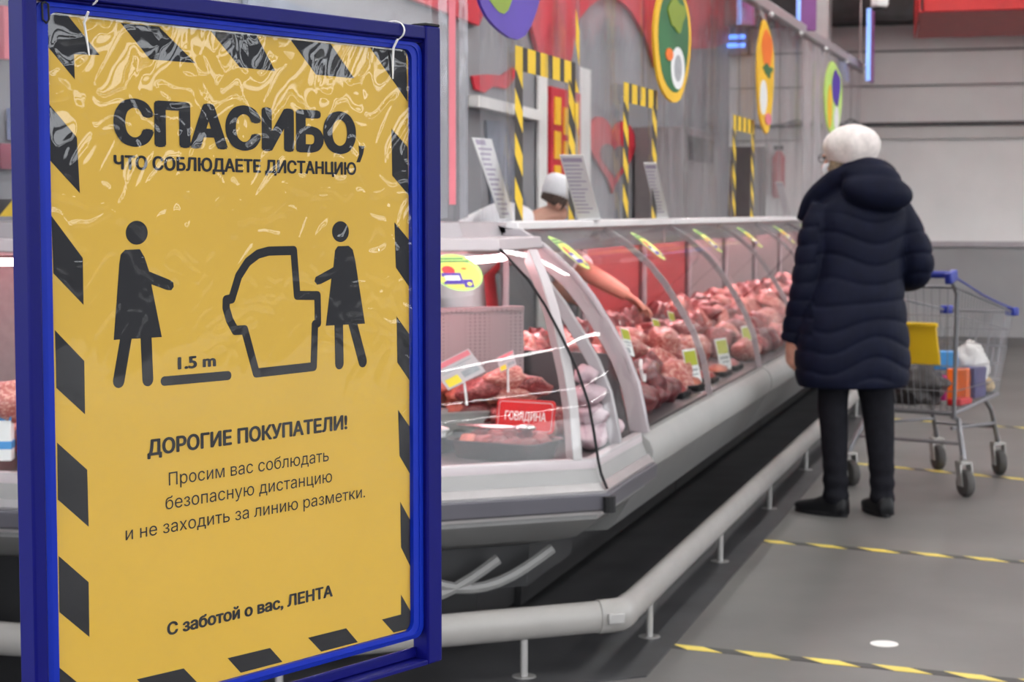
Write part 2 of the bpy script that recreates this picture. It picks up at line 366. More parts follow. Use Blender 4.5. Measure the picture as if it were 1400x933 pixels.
# ================================================================ THE SETTING
struct(MB().box((2, 5.5, -.05), (22, 32, .1)).build('floor', M['floor'], smooth=0))
struct(MB().box((2, 5.5, 4.65), (22, 32, .1)).build('ceiling', M['wall'], smooth=0))
WB = 19.5
b = MB(); b.box((2, WB + .1, 2.3), (22, .2, 4.7)); struct(b.build('wall_back', M['wall'], smooth=0))
b = MB(); b.box((2, WB - .01, .47), (22, .02, .94)); struct(b.build('baseboard_back', M['wall_grey'], smooth=0))
b = MB(); b.box((4.2, WB - .025, .965), (18, .05, .06)); struct(b.build('trim_1', M['alu_frame'], smooth=0, bevel=.008))
b = MB(); b.box((4.2, WB - .02, 2.125), (18, .05, .135)); struct(b.build('trim_2', M['band'], smooth=0, bevel=.01))
b = MB(); b.tube([(-3.2, WB - .06, 2.215), (13, WB - .06, 2.215)], .022, 8); struct(b.build('trim_3', M['dark_line']))
b = MB(); b.box((2, WB - .015, 2.98), (22, .03, .02)); b.box((2, WB - .015, 2.62), (22, .03, .012)); struct(b.build('trim_4', M['wall_grey'], smooth=0))
b = MB(); b.box((-3.4, 11.5, 2.3), (.2, 19, 4.7)); struct(b.build('wall_left', M['wall_shop'], smooth=0))
b = MB()
b.box((2, 19.2, 3.75), (14, .6, .95))
for k in range(4): b.box((2, 18.95 + k * .15, 3.26), (14, .05, .04))
struct(b.build('beam', M['ceiling'], smooth=0))
b = MB(); c0 = hit(1117, 100, 1, 17.6); b.box((c0.x, 17.6, 2.2), (.24, .24, 4.4)); struct(b.build('column', M['column'], smooth=0, bevel=.01))
# dark doorway in the back wall
b = MB(); d0 = hit(1008, 250, 1, WB); b.box((d0.x, WB - .02, 1.0), (.62, .05, 2.0)); struct(b.build('door_1', M['gutter'], smooth=0, bevel=.01))
# strip of floor beneath the counter, darker than the rest
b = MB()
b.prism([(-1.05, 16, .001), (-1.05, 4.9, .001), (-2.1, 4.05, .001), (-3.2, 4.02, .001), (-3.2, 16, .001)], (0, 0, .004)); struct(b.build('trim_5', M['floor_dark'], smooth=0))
# ================================================================ THE SIGN IN FRONT
SU = Vector((math.sin(R(21.8)), math.cos(R(21.8)), 0)); SN = Vector((math.cos(R(21.8)), -math.sin(R(21.8)), 0)); SA = Vector((-1.110, 1.862, 0))
def sign_uv(px, py):
    r = ray(px, py); o = Vector((0, 0, CAMH)); t = (SA - o).dot(SN) / r.dot(SN); p = o + r * t
    return ((p - SA).dot(SU), p.z)
def SP(u, z, off=0): return SA + SU * u + SN * off + Vector((0, 0, z))
UL, ZTL = sign_uv(63, 17); UR, _ = sign_uv(562, 400); _, ZT2 = sign_uv(556, 68); ZT = (ZTL + ZT2) / 2
_, ZB = sign_uv(566, 861)
sign = thing('information_sign', 'blue framed yellow notice board with hazard stripes and lettering in the foreground', 'sign', SP((UL + UR) / 2, 0), 0)
def SQ(mb, u0, u1, z0, z1, o0, o1, m=0):
    mb.prism([SP(u0, z0, o0), SP(u1, z0, o0), SP(u1, z1, o0), SP(u0, z1, o0)], SN * (o1 - o0), m)
u_pl0, u_pl1 = sign_uv(34, 500)[0], sign_uv(53, 500)[0]
u_pr0, u_pr1 = sign_uv(577, 500)[0], sign_uv(597, 500)[0]
z_top = sign_uv(590, 37)[1]; z_bar = sign_uv(450, 51)[1] - .0
z_low = sign_uv(590, 905)[1]; z_lowt = sign_uv(570, 887)[1]
def post(u0, u1):
    mb = MB(); SQ(mb, u0, u1, z_low, z_top, -.020, .010)
    return mb.build('post', M['blue_side'], sign, bevel=.003)
post(u_pl0, u_pl1); post(u_pr0, u_pr1)
for u0, u1 in ((u_pl0, u_pl1), (u_pr0, u_pr1)):
    mb = MB(); SQ(mb, u0 + .001, u1 - .001, z_top, z_top + .004, -.019, .009); mb.build('end_cap', M['black'], sign, bevel=.001)
mb = MB(); SQ(mb, u_pl1, u_pr0, z_top - .020, z_top - .001, -.018, .009); SQ(mb, u_pl1, u_pr0, z_top - .0245, z_top - .020, -.014, .005)
mb.build('top_rail', M['blue_side'], sign, bevel=.003)
mb = MB(); SQ(mb, u_pl1, u_pr0, z_low, z_low + .008, -.018, .010); SQ(mb, u_pl1, u_pr0, z_low + .008, z_lowt - .002, -.018, -.012)
mb.build('bottom_rail', M['blue_side'], sign, bevel=.002)
# rounded inner frame
def round_rect(u0, u1, z0, z1, r, n=6):
    pts = []
    for cu, cz, a0 in ((u1 - r, z1 - r, 0), (u0 + r, z1 - r, 90), (u0 + r, z0 + r, 180), (u1 - r, z0 + r, 270)):
        pts += [(cu + r * math.cos(R(a0 + 90 * k / n)), cz + r * math.sin(R(a0 + 90 * k / n))) for k in range(n + 1)]
    return pts
iu0, iu1, iz0, iz1 = UL, UR, ZB, ZT
inner = round_rect(iu0, iu1, iz0, iz1 + .001, .014); outer = round_rect(u_pl1 + .0005, u_pr0 - .0005, iz0 - .013, iz1 + .012, .018)
mid = [((a[0] + c[0]) / 2, (a[1] + c[1]) / 2) for a, c in zip(inner, outer)]
mb = MB()
rings = [[SP(u, z, -.006) for u, z in outer], [SP(u, z, .002) for u, z in outer], [SP(u, z, .005) for u, z in mid], [SP(u, z, .0035) for u, z in mid], [SP(u, z, .003) for u, z in inner], [SP(u, z, -.006) for u, z in inner]]
mb.loft(rings + [rings[0]], caps=False); mb.build('inner_frame', M['blue_clip'], sign, smooth=25)
mb = MB(); SQ(mb, u_pl1 + .001, u_pr0 - .001, iz0 - .012, iz1 + .010, -.010, -.0065); mb.build('back_board', M['white'], sign, smooth=0)
# the printed sheet with its border stripes
sheet = MB(); SQ(sheet, iu0 - .004, iu1 + .004, iz0 - .004, iz1, -.006, -.004)
stripes = [
 [(63, 30), (66, 17), (95, 20), (139, 75), (104, 74), (105, 108), (63, 58)],
 [(168, 31), (220, 36), (270, 86), (208, 81)], [(291, 42), (353, 47), (379, 97), (331, 92)], [(400, 54), (455, 60), (487, 107), (435, 102)],
 [(509, 65), (558, 68), (560, 139)],
 [(538, 176), (560, 201), (562, 267), (539, 240)], [(542, 304), (563, 328), (565, 392), (544, 366)], [(545, 433), (566, 457), (567, 520), (546, 496)],
 [(547, 561), (568, 583), (569, 647), (549, 624)], [(550, 687), (570, 710), (571, 773), (551, 749)],
 [(551, 814), (572, 834), (572, 858), (541, 866), (525, 848), (551, 841)],
 [(424, 873), (476, 860), (492, 879), (442, 892)], [(314, 901), (372, 887), (389, 906), (332, 921)], [(190, 930), (254, 915), (274, 936), (212, 952)],
 [(68, 140), (108, 188), (112, 264), (71, 219)], [(73, 295), (116, 353), (117, 417), (76, 374)], [(78, 452), (118, 494), (119, 567), (80, 531)],
 [(81, 606), (122, 643), (124, 721), (82, 684)], [(83, 761), (124, 797), (125, 872), (84, 838)], [(84, 914), (125, 948), (125, 975), (84, 975)]]
mb = MB()
for pl in stripes:
    q = []
    for p in pl:
        u, z = sign_uv(*p); q.append(SP(min(max(u, iu0), iu1), min(max(z, iz0), iz1), -.004))
    sheet.prism(q, SN * .0003, 1)
sheet.build('poster_sheet', [M['yellow'], M['ink']], sign, smooth=0)
def line_uv(pl, pr, ptop):   # left and right ends of a baseline, one point on the cap line above the left end
    (a, z0), (c, z1), (_, zt) = sign_uv(*pl), sign_uv(*pr), sign_uv(*ptop); return a, c, (z0 + z1) / 2, zt - z0
mb = MB(); at = lambda u, v, l: SP(u, v, -.004 + l)
for text, pl, pr, ptop, bold in [
    ('СПАСИБО', (158, 199.5), (489.5, 210.5), (158, 134), .064), ('ЧТО СОБЛЮДАЕТЕ ДИСТАНЦИЮ', (158, 231.5), (489.5, 239.5), (158, 211.5), .046),
    ('1.5 m', (245.7, 505), (298, 502), (245.7, 487), .046), ('ДОРОГИЕ ПОКУПАТЕЛИ!', (204, 623), (477.5, 588.5), (204, 600.5), .046),
    ('Просим вас соблюдать', (233.5, 664), (452, 631.5), (233.5, 646), 0), ('безопасную дистанцию', (229, 697), (456.5, 660), (229, 679), 0),
    ('и не заходить за линию разметки.', (174.5, 738), (501.5, 682), (174.5, 720), 0), ('С заботой о вас, ЛЕНТА', (231, 869), (457.5, 817.5), (231, 851), .046)]:
    u0, u1, z, cap = line_uv(pl, pr, ptop); write(mb, text, at, u0, u1, z, cap, bold)
cq = [sign_uv(*p) for p in [(493, 199), (501, 200), (499, 211), (495, 222), (490, 222), (494, 211)]]
mb.prism([SP(u, z, -.004) for u, z in cq], SN * .0004)
mb.build('lettering', M['ink'], sign, smooth=0)
# pictograms
mb = MB()
def zz(x, y): return sign_uv(130 + x / 3.4146, 280 + y / 3.4146)
def disc(cx, cy, rx, ry): mb.prism([SP(*zz(cx + rx * math.cos(t * math.pi / 16), cy + ry * math.sin(t * math.pi / 16)), -.004) for t in range(32)], SN * .0004)
def poly(pl): mb.prism([SP(*zz(*p), -.004) for p in pl], SN * .0004)
def stroke(pl, wd, closed=False):
    q = [Vector(zz(*p)) for p in pl]
    for k in range(len(q) - (0 if closed else 1)):
        a, c = q[k], q[(k + 1) % len(q)]; d = (c - a).normalized(); n = Vector((-d.y, d.x)) * wd / 2
        mb.prism([SP(*(a + n), -.004), SP(*(a - n), -.004), SP(*(c - n), -.004), SP(*(c + n), -.004)], SN * (.0003 + k * 4e-6))
    for k, a in enumerate(q): mb.prism([SP(a.x + wd / 2 * math.cos(t * math.pi / 8), a.y + wd / 2 * math.sin(t * math.pi / 8), -.004) for t in range(16)], SN * (.00031 + .000003 * k))
disc(204, 131, 51, 56); disc(1155, 126, 39, 49)
poly([(130, 232), (150, 211), (218, 208), (240, 245), (262, 312), (355, 350), (374, 363), (377, 383), (365, 400), (345, 399), (272, 372), (321, 619), (97, 632), (123, 275)])
stroke([(158, 600), (120, 824)], .0175); stroke([(247, 600), (256, 817)], .0172)
poly([(1130, 213), (1143, 194), (1193, 192), (1212, 210), (1224, 262), (1269, 556), (1087, 566), (1113, 345), (1064, 370), (1046, 374), (1034, 358), (1040, 338), (1122, 292)])
stroke([(1147, 550), (1150, 742)], .0168); stroke([(1210, 545), (1259, 733)], .0168)
stroke([(333, 825), (630, 799)], .0118)
stroke([(937, 214), (820, 217), (770, 231), (722, 268), (680, 334), (648, 440), (622, 445), (621, 482), (638, 540), (664, 588), (708, 585), (762, 787), (1030, 757), (1036, 560), (1050, 553), (1048, 425), (953, 424)], .0122, True)
mb.build('pictogram', M['ink'], sign, smooth=0)
# crinkled clear pocket hung over the sheet
def crinkle(u, z):
    tu = (u - iu0) / (iu1 - iu0); tz = (z - iz0) / (iz1 - iz0)
    top = max(0, min(1, (tz - .55) / .35)); right = max(0, min(1, (tu - .72) / .25)) * max(0, min(1, (tz - .2) / .3)); left = max(0, min(1, (.12 - tu) / .1)) * .5
    return .10 + .9 * max(top, right, left * max(0, min(1, (tz - .4) / .3)))
mb = MB(); NU, NZ = 240, 330; rows = []
for k in range(NZ + 1):
    z = iz0 - .002 + (iz1 + .001 - iz0) * k / NZ; row = []
    for i in range(NU + 1):
        u = iu0 - .003 + (iu1 - iu0 + .006) * i / NU; a = crinkle(u, z)
        w0 = mnoise.noise(Vector((u * 6, z * 4, 2)))
        w1 = mnoise.noise(Vector((u * 15 + w0, z * 12 + w0, 1.3))); w2 = mnoise.noise(Vector((u * 31 + 1.2 * w1, z * 27 + 1.2 * w1, 9)))
        row.append(SP(u, z, max(-.0034, -.0012 + a * (.0014 + .0027 * w1 + .0015 * w2 + .0013 * max(0, 1 - 4 * abs(w2 + .3 * w1)) ** 2) + .0003 * w1)))
    rows.append(row)
mb.loft(rows, caps=False, closed=False)
m = clear_mat('crinkled_clear_pocket', (.985, .985, .98), .035, ior=1.55, gloss=.80)
M['sleeve'] = m
o = mb.build('plastic_pocket', m, sign, smooth=180)
mb = MB(); SQ(mb, iu0 - .002, iu1 - .004, iz1 - .002, iz1 + .003, -.003, -.0015); mb.build('pocket_hem', M['film'], sign, smooth=0)
# ties and the little hook
for px, py, tx, ty, tail in ((122, 16, 121, 76, 112), (541, 50, 536, 108, 535)):
    u, z = sign_uv(px, py); zc = z_top - .011; mb = MB()
    ring = [SP(u + .004 * math.sin(t), zc + .0135 * math.cos(t), -.004 + .017 * math.sin(t)) for t in [2 * math.pi * k / 20 for k in range(21)]]
    mb.tube(ring, .0016, 6, flat=.7)
    u2, z2 = sign_uv(tx, ty); u1, z1 = sign_uv(tail, 24 if px < 300 else 60)
    mb.tube([SP(u1, z1 + .006, .012), SP(u1, z1 - .006, .004), SP((u1 + u2) / 2, (z1 + z2) / 2, .002), SP(u2, z2, .0015)], [.0017, .0017, .0016, .001], 6)
    mb.build('zip_tie', M['tie'], sign)
u, z = sign_uv(57, 20); mb = MB(); mb.tube([SP(u - .004, z + .012, .006), SP(u - .004, z - .006, .007), SP(u, z - .010, .008), SP(u + .004, z - .006, .008), SP(u + .004, z + .012, .007), SP(u, z + .014, .006), SP(u - .004, z + .012, .006)], .0014, 6)
mb.build('hook', M['black'], sign)
# pole and foot that carry the board
uc = (iu0 + iu1) / 2 - .05; mb = MB(); mb.tube([SP(uc, .02, -.008), SP(uc, z_low + .02, -.008)], .016, 14); mb.build('pole', M['blue_side'], sign)
mb = MB(); mb.box(SP(uc, .012, -.008), (.46, .34, .024), rz=R(68)); mb.build('foot_plate', M['blue_side'], sign, bevel=.006)
# ================================================================ THE REFRIGERATED COUNTER
X0 = -1.18
P1 = Vector((X0, 4.95)); DN = Vector((.788, .616)); P0 = P1 - DN * 1.2; PL = Vector((-4.6, P0.y))
YM = 5.60; YE = 15.9
def path_pts(pts, s):
    """plan points of a polyline moved s inward (away from the customers); ends cut square to their segment"""
    nrm = []
    for a, c in zip(pts, pts[1:]):
        d = (c - a).normalized(); nrm.append(Vector((-d.y, d.x)))    # left of travel = inward
    out = []
    for k, p in enumerate(pts):
        if k == 0: out.append(p + nrm[0] * s)
        elif k == len(pts) - 1: out.append(p + nrm[-1] * s)
        else:
            m = nrm[k - 1] + nrm[k]; out.append(p + m * (s / m.dot(nrm[k])))
    return out
def sweep(mb, pts, prof, m=0, closed=True, caps=True):
    """carry a section [(s, z)] along a plan line with mitred corners"""
    full, i0, i1 = pts if isinstance(pts, tuple) else (pts, 0, len(pts) - 1)
    cols = [path_pts(full, s) for s, z in prof]; rings = []
    for k in range(i0, i1 + 1): rings.append([Vector((cols[i][k].x, cols[i][k].y, prof[i][1])) for i in range(len(prof))])
    return mb.loft(rings, caps and closed, m, closed)
GLASS = [(.03, .598), (.045, .68), (.062, .757), (.10, .85), (.15, .937), (.21, 1.03), (.27, 1.103), (.37, 1.19), (.455, 1.243)]
def thick(prof, t):
    out = []
    for k, (s, z) in enumerate(prof):
        a = prof[max(k - 1, 0)]; c = prof[min(k + 1, len(prof) - 1)]; d = Vector((c[0] - a[0], c[1] - a[1])).normalized(); out.append((s + d.y * t, z - d.x * t))
    return prof + out[::-1]
def sub_prof(prof, zmax): return [p for p in prof if p[1] <= zmax]
def band_at(mb, origin, inward, prof, wid, along, thick_a, m=0):
    """a curved flat upright following the glass section, wid deep inward, thick_a along the counter"""
    inner = thick(prof, wid)
    poly = [origin + inward * s + Vector((0, 0, z)) for s, z in inner]
    mb.prism(poly, along * thick_a, m)
def V3(p, z=0): return Vector((p.x, p.y, z))
# ---- the corner unit (two glass faces meeting in a mitre)
FULL = [PL, P0, P1, Vector((X0, YM))]; CP = (FULL, 1, 3)
corner = thing('corner_display_case', 'angled glass corner meat counter nearest the camera beside the yellow sign', 'display case', (P1.x - .3, P1.y + .2, 0))
mb = MB(); sweep(mb, CP, [(.02, .535), (.036, .575), (.065, .575), (.09, .56), (.09, .50), (.02, .50)]); mb.build('front_sill', M['sill_grey'], corner, bevel=.003)
mb = MB(); sweep(mb, CP, [(.036, .576), (.040, .602), (.066, .602), (.088, .578), (.088, .565), (.04, .565)]); mb.build('sill_strip', M['pinkwhite'], corner, bevel=.002)
mb = MB(); sweep(mb, CP, [(.0, .515), (.015, .535), (.03, .535), (.03, .445), (.015, .445)]); mb.build('bumper_trim', M['alu'], corner)
mb = MB(); sweep(mb, CP, [(-.012, .507), (-.008, .460), (.02, .452), (.02, .512)]); mb.build('bumper_strip', M['bumper_dark'], corner, bevel=.004)
mb = MB(); sweep(mb, CP, [(.03, .50), (.03, .43), (.10, .37), (.24, .33), (.85, .30), (.92, .36), (.92, .56), (.09, .56)]); mb.build('tub', M['case_mid'], corner)
mb = MB(); sweep(mb, CP, [(.26, .33), (.27, .20), (.30, .20), (.30, .33)]); sweep(mb, CP, [(.44, .32), (.46, .03), (.90, .03), (.90, .32)]); mb.build('base', M['case_dark'], corner)
mb = MB(); sweep(mb, CP, [(.07, .565), (.07, .58), (.82, .60), (.82, .58)]); mb.build('deck', M['deck'], corner)
mb = MB(); sweep(mb, CP, [(.80, .60), (.80, 1.0), (.74, 1.16), (.76, 1.17), (.90, 1.17), (.92, .50), (.84, .50)]); mb.build('back_lining', M['perf'], corner)
mb = MB(); sweep(mb, CP, [(.50, 1.222), (.52, 1.268), (.92, 1.272), (.92, 1.17), (.80, 1.17), (.60, 1.19), (.55, 1.215)]); mb.build('top_canopy', M['alu_frame'], corner)
mb = MB(); sweep(mb, CP, [(.365, 1.186), (.372, 1.222), (.54, 1.224), (.56, 1.19), (.50, 1.176), (.40, 1.176)]); mb.build('lamp_box', M['pinkwhite'], corner, bevel=.004)
mb = MB(); sweep(mb, CP, [(.48, 1.150), (.49, 1.163), (.51, 1.163), (.52, 1.150), (.50, 1.142)]); mb.build('lamp_tube', M['caselamp'], corner)
mb = MB(); sweep(mb, CP, thick(sub_prof(GLASS, 1.2), .006)); mb.build('curved_glass', M['glass'], corner, smooth=60)
gk = sub_prof(GLASS, 1.2)
mit = path_pts(FULL, 1.0)[2] - P1       # mitre direction in plan per unit of s
mb = MB(); mb.tube([V3(P1) + Vector((mit.x * (s - .004), mit.y * (s - .004), z)) for s, z in [(.0, .52), (.02, .56)] + gk], .0042, 8); mb.build('glass_seam', M['black'], corner)
# inner uprights: one left of the mitre, one at the far end
NI = Vector((-.616, .788, 0)); DA = Vector((DN.x, DN.y, 0))
mb = MB(); band_at(mb, V3(P1) - DA * .085, NI, [(s + .008, z) for s, z in gk], .050, DA, .030); mb.build('curved_upright', M['upright'], corner, bevel=.003)
mb = MB(); band_at(mb, Vector((X0, 5.32, 0)), Vector((-1, 0, 0)), [(s + .012, z) for s, z in GLASS[:-1]], .036, Vector((0, 1, 0)), .025); mb.build('curved_upright', M['alu_frame'], corner, bevel=.003)
mb = MB(); mb.tube([V3(P1, .5) + Vector((.013, -.012, 0)), V3(P1, .455) + Vector((.013, -.012, 0))], .018, 10); mb.build('corner_joint', M['black'], corner)
q0, q1 = Vector((-1.97, 5.24)), Vector((-1.60, 5.57)); qn = Vector((-.665, .747)); mb = MB()
mb.prism([V3(q0, .615), V3(q1, .615), V3(q1, .985), V3(q0, .985)], V3(qn * .012)); mb.prism([V3(q0 - qn * .004, .985), V3(q1 - qn * .004, .985), V3(q1 - qn * .004, 1.0), V3(q0 - qn * .004, 1.0)], V3(qn * .022)); mb.build('corner_lining', M['perf_dots'], corner, smooth=0)
# grey hoses hung under the tub
for k, (t, dz) in enumerate(((.45, 0), (.62, .02))):
    a = P0 + DN * t; mb = MB(); q = [V3(a + DN * (x * .5) + Vector((-.616, .788)) * .20, .30 + dz - .10 * math.sin(math.pi * x) ) for x in [i / 12 for i in range(13)]]
    mb.tube(q, .016, 8); mb.build('drain_hose', M['case_mid'], corner)
# round sticker on the near glass
def near(t, s, z): return V3(P0 + DN * t, z) + NI * s
def glass_s(z):
    for (s0, z0), (s1, z1) in zip(GLASS, GLASS[1:]):
        if z0 <= z <= z1: return s0 + (s1 - s0) * (z - z0) / (z1 - z0)
    return GLASS[-1][0]
def near_hit(px, py, s):
    r = ray(px, py); o = Vector((0, 0, CAMH)); p0 = V3(P0) + NI * s; t = (p0 - o).dot(NI) / r.dot(NI); p = o + r * t
    return (p - p0).dot(DA), p.z
def round_sticker(at, rad_u, rad_v, parent_label, n=28):
    """at(u, v, lift) -> point; oval lime sticker with small printed packs"""
    mb = MB(); ovals = []
    def blob(cu, cv, ru, rv, l, m, sides=n, cut=None):
        ring = [at(cu + ru * math.cos(2 * math.pi * k / sides), cv + rv * math.sin(2 * math.pi * k / sides), l) for k in range(sides)]
        mb.add(ring + [at(cu, cv, l)], [(k, (k + 1) % sides, sides) for k in range(sides)], m)
    def quad(u0, u1, v0, v1, l, m): mb.add([at(u0, v0, l), at(u1, v0, l), at(u1, v1, l), at(u0, v1, l)], [(0, 1, 2, 3)], m)
    blob(0, 0, rad_u, rad_v, .001, 0); blob(0, -.12 * rad_v, rad_u * .88, rad_v * .74, .0014, 1)
    quad(-.55 * rad_u, .42 * rad_u, .70 * rad_v, .78 * rad_v, .0018, 2); quad(-.68 * rad_u, .62 * rad_u, .55 * rad_v, .63 * rad_v, .0018, 2)
    blob(-.35 * rad_u, .12 * rad_v, .26 * rad_u, .24 * rad_v, .002, 3); quad(-.7 * rad_u, .1 * rad_u, -.62 * rad_v, -.02 * rad_v, .0024, 4)
    quad(-.6 * rad_u, .0, -.42 * rad_v, -.16 * rad_v, .0028, 5); quad(.1 * rad_u, .48 * rad_u, -.80 * rad_v, -.38 * rad_v, .0024, 4)
    blob(.32 * rad_u, -.62 * rad_v, .10 * rad_u, .10 * rad_v, .0028, 1); blob(.3 * rad_u, .2 * rad_v, .12 * rad_u, .06 * rad_v, .0022, 6)
    return mb
STM = [M['lime'], M['stick_y'], M['stick_g'], M['tag_red'], M['violet'], M['paper'], M['orange']]
tc_, zc_ = near_hit(629, 373, .27)
round_sticker(lambda u, v, l: near(tc_ + u, glass_s(zc_ + v) - .004 - l, zc_ + v), .075, .052, '').build('round_sticker', STM, corner, smooth=0)

# ---- the straight run: four cases
NOSE = [(.045, .602), (.03, .590), (.012, .575), (.0, .545), (.002, .505), (.016, .482), (.06, .482), (.07, .59)]
def straight_case(y0, y1, k, label):
    L = [Vector((X0, y0)), Vector((X0, y1))]; c = thing('meat_display_case', label, 'display case', (X0 - .4, y0, 0), 0, 'straight meat counters along the aisle')
    mb = MB(); sweep(mb, L, NOSE); mb.build('bumper_nose', M['case_grey'], c, bevel=.002)
    mb = MB(); sweep(mb, L, [(.020, .478), (.030, .470), (.13, .30), (.15, .285), (.30, .27), (.30, .478)]); mb.build('front_panel', M['case_mid'], c)
    mb = MB(); sweep(mb, L, [(.30, .478), (.30, .28), (.92, .28), (.92, .72), (.86, .72), (.84, .60), (.07, .56)]); mb.build('tub', M['case_mid'], c)
    mb = MB(); sweep(mb, L, [(.42, .28), (.44, .02), (.92, .02), (.92, .28)]); mb.build('base', M['case_dark'], c)
    mb = MB(); sweep(mb, L, [(.06, .58), (.06, .605), (.10, .605), (.82, .66), (.82, .60)]); mb.build('deck', M['deck'], c)
    mb = MB(); sweep(mb, L, [(.445, 1.243), (.450, 1.268), (.475, 1.272), (.49, 1.262), (.49, 1.240)]); mb.build('handrail', M['silver'], c, bevel=.004)
    mb = MB(); sweep(mb, L, [(.49, 1.232), (.49, 1.256), (.92, 1.256), (.92, 1.205), (.86, 1.205), (.60, 1.225)]); mb.build('counter_top', M['alu_frame'], c)
    mb = MB(); sweep(mb, L, [(.53, 1.195), (.54, 1.212), (.56, 1.212), (.57, 1.195), (.55, 1.185)]); mb.build('lamp_tube', M['caselamp'], c)
    mb = MB(); sweep(mb, L, [(.500, 1.232), (.498, 1.160), (.506, 1.158), (.512, 1.232)]); mb.build('lamp_visor', M['alu_frame'], c)
    n = 2; gp = []
    for i in range(n):
        a = y0 + .035 + (y1 - y0 - .07) * i / n; e = y0 + .035 + (y1 - y0 - .07) * (i + 1) / n - .006
        mb = MB(); sweep(mb, [Vector((X0, a)), Vector((X0, e))], thick(GLASS, .006)); g = mb.build('curved_glass', M['glass'], c, smooth=60); gp.append((a, e))
    ends = ([(y0, 'end_panel')] if k == 0 else []) + ([(y1 - .03, 'end_panel')] if k == 3 else [])
    for ye, nm in ends:
        mb = MB(); band_at(mb, Vector((X0, ye, 0)), Vector((-1, 0, 0)), [(s - .012, z + .004) for s, z in GLASS] + [(.60, 1.27)], .060, Vector((0, 1, 0)), .03); mb.build(nm, M['alu_frame'], c, bevel=.003)
        low = [q for q in GLASS if q[1] < .86]; mb = MB(); mb.prism([Vector((X0 - s_ - .055, ye + .008, z_)) for s_, z_ in low] + [Vector((X0 - .84, ye + .008, .86)), Vector((X0 - .84, ye + .008, .60))], (0, .014, 0)); mb.build('end_wall', M['end_wall'], c, smooth=0)
    for i in range(2):
        yy = y0 + (y1 - y0) * (i + 1) / 2 - .02
        mb = MB(); mb.tube([Vector((X0 - .87, yy, .70)), Vector((X0 - .87, yy, 1.21))], .018, 8); mb.build('rear_post', M['alu_frame'], c)
    if k > 0:
        for i in range(2):
            a = y0 + .03 + (y1 - y0) * i / 2; e = y0 + (y1 - y0) * (i + 1) / 2 - .04
            mb = MB(); mb.box((X0 - .895, (a + e) / 2, .965), (.012, e - a, .49)); mb.build('rear_sliding_panel', M['redpanel'] if k == 1 else M['perf'], c, bevel=.003)
    for a, e in gp[1:] + ([(y1 - .02, 0)] if k < 3 else []):
        mb = MB(); band_at(mb, Vector((X0, a - .012, 0)), Vector((-1, 0, 0)), [(s_ + .010, z_) for s_, z_ in GLASS], .022, Vector((0, 1, 0)), .018); mb.build('glass_joint', M['alu_frame'], c)
    for a, e in gp:
        ym = a + .20
        at = lambda u, v, l: Vector((X0 - glass_s(1.165 + v) + .006 + l, ym + u, 1.165 + v + l * .5))
        round_sticker(at, .075, .055, '').build('round_sticker', STM, c, smooth=0)
    return c
LC = (YE - YM) / 4
for k, lab in enumerate(['long curved glass meat counter right beside the corner unit where the arm reaches in', 'curved glass meat counter second from the corner unit along the aisle',
                         'curved glass meat counter third along the aisle behind the woman in navy', 'farthest curved glass meat counter at the end of the aisle']):
    straight_case(YM + k * LC, YM + (k + 1) * LC - .012, k, lab)
# ---- the unit left of the sign
LP = (FULL, 0, 1)
lc = thing('side_display_case', 'pink lit glass counter seen left of the yellow sign', 'display case', (P0.x - 1, P0.y + .4, 0))
mb = MB(); sweep(mb, LP, [(.02, .535), (.036, .575), (.065, .575), (.09, .56), (.09, .50), (.02, .50)]); mb.build('front_sill', M['sill_grey'], lc, bevel=.003)
mb = MB(); sweep(mb, LP, [(.036, .576), (.040, .602), (.066, .602), (.088, .578), (.088, .565), (.04, .565)]); mb.build('sill_strip', M['pinkwhite'], lc, bevel=.002)
mb = MB(); sweep(mb, LP, [(.0, .515), (.015, .535), (.03, .535), (.03, .445), (.015, .445)]); mb.build('bumper_trim', M['alu'], lc)
mb = MB(); sweep(mb, LP, [(-.012, .507), (-.008, .460), (.02, .452), (.02, .512)]); mb.build('bumper_strip', M['bumper_dark'], lc, bevel=.004)
mb = MB(); sweep(mb, LP, [(.03, .50), (.03, .43), (.10, .37), (.24, .33), (.85, .30), (.92, .36), (.92, .56), (.09, .56)]); mb.build('tub', M['case_mid'], lc)
mb = MB(); sweep(mb, LP, [(.44, .32), (.46, .03), (.90, .03), (.90, .32)]); mb.build('base', M['case_dark'], lc)
mb = MB(); sweep(mb, LP, [(.07, .565), (.07, .58), (.82, .60), (.82, .58)]); mb.build('deck', M['deck'], lc)
mb = MB(); sweep(mb, LP, [(.80, .60), (.80, 1.0), (.74, 1.16), (.76, 1.17), (.90, 1.17), (.92, .50), (.84, .50)]); mb.build('back_lining', M['perf'], lc)
mb = MB(); sweep(mb, LP, [(.50, 1.222), (.52, 1.268), (.92, 1.272), (.92, 1.17), (.80, 1.17), (.60, 1.19), (.55, 1.215)]); mb.build('top_canopy', M['alu_frame'], lc)
mb = MB(); sweep(mb, LP, [(.365, 1.186), (.372, 1.222), (.54, 1.224), (.56, 1.19), (.50, 1.176), (.40, 1.176)]); mb.build('lamp_box', M['pinkwhite'], lc, bevel=.004)
mb = MB(); sweep(mb, LP, [(.48, 1.150), (.49, 1.163), (.51, 1.163), (.52, 1.150), (.50, 1.142)]); mb.build('lamp_tube', M['caselamp'], lc)
mb = MB(); sweep(mb, LP, thick(sub_prof(GLASS, 1.2), .006)); mb.build('curved_glass', M['glass'], lc, smooth=60)

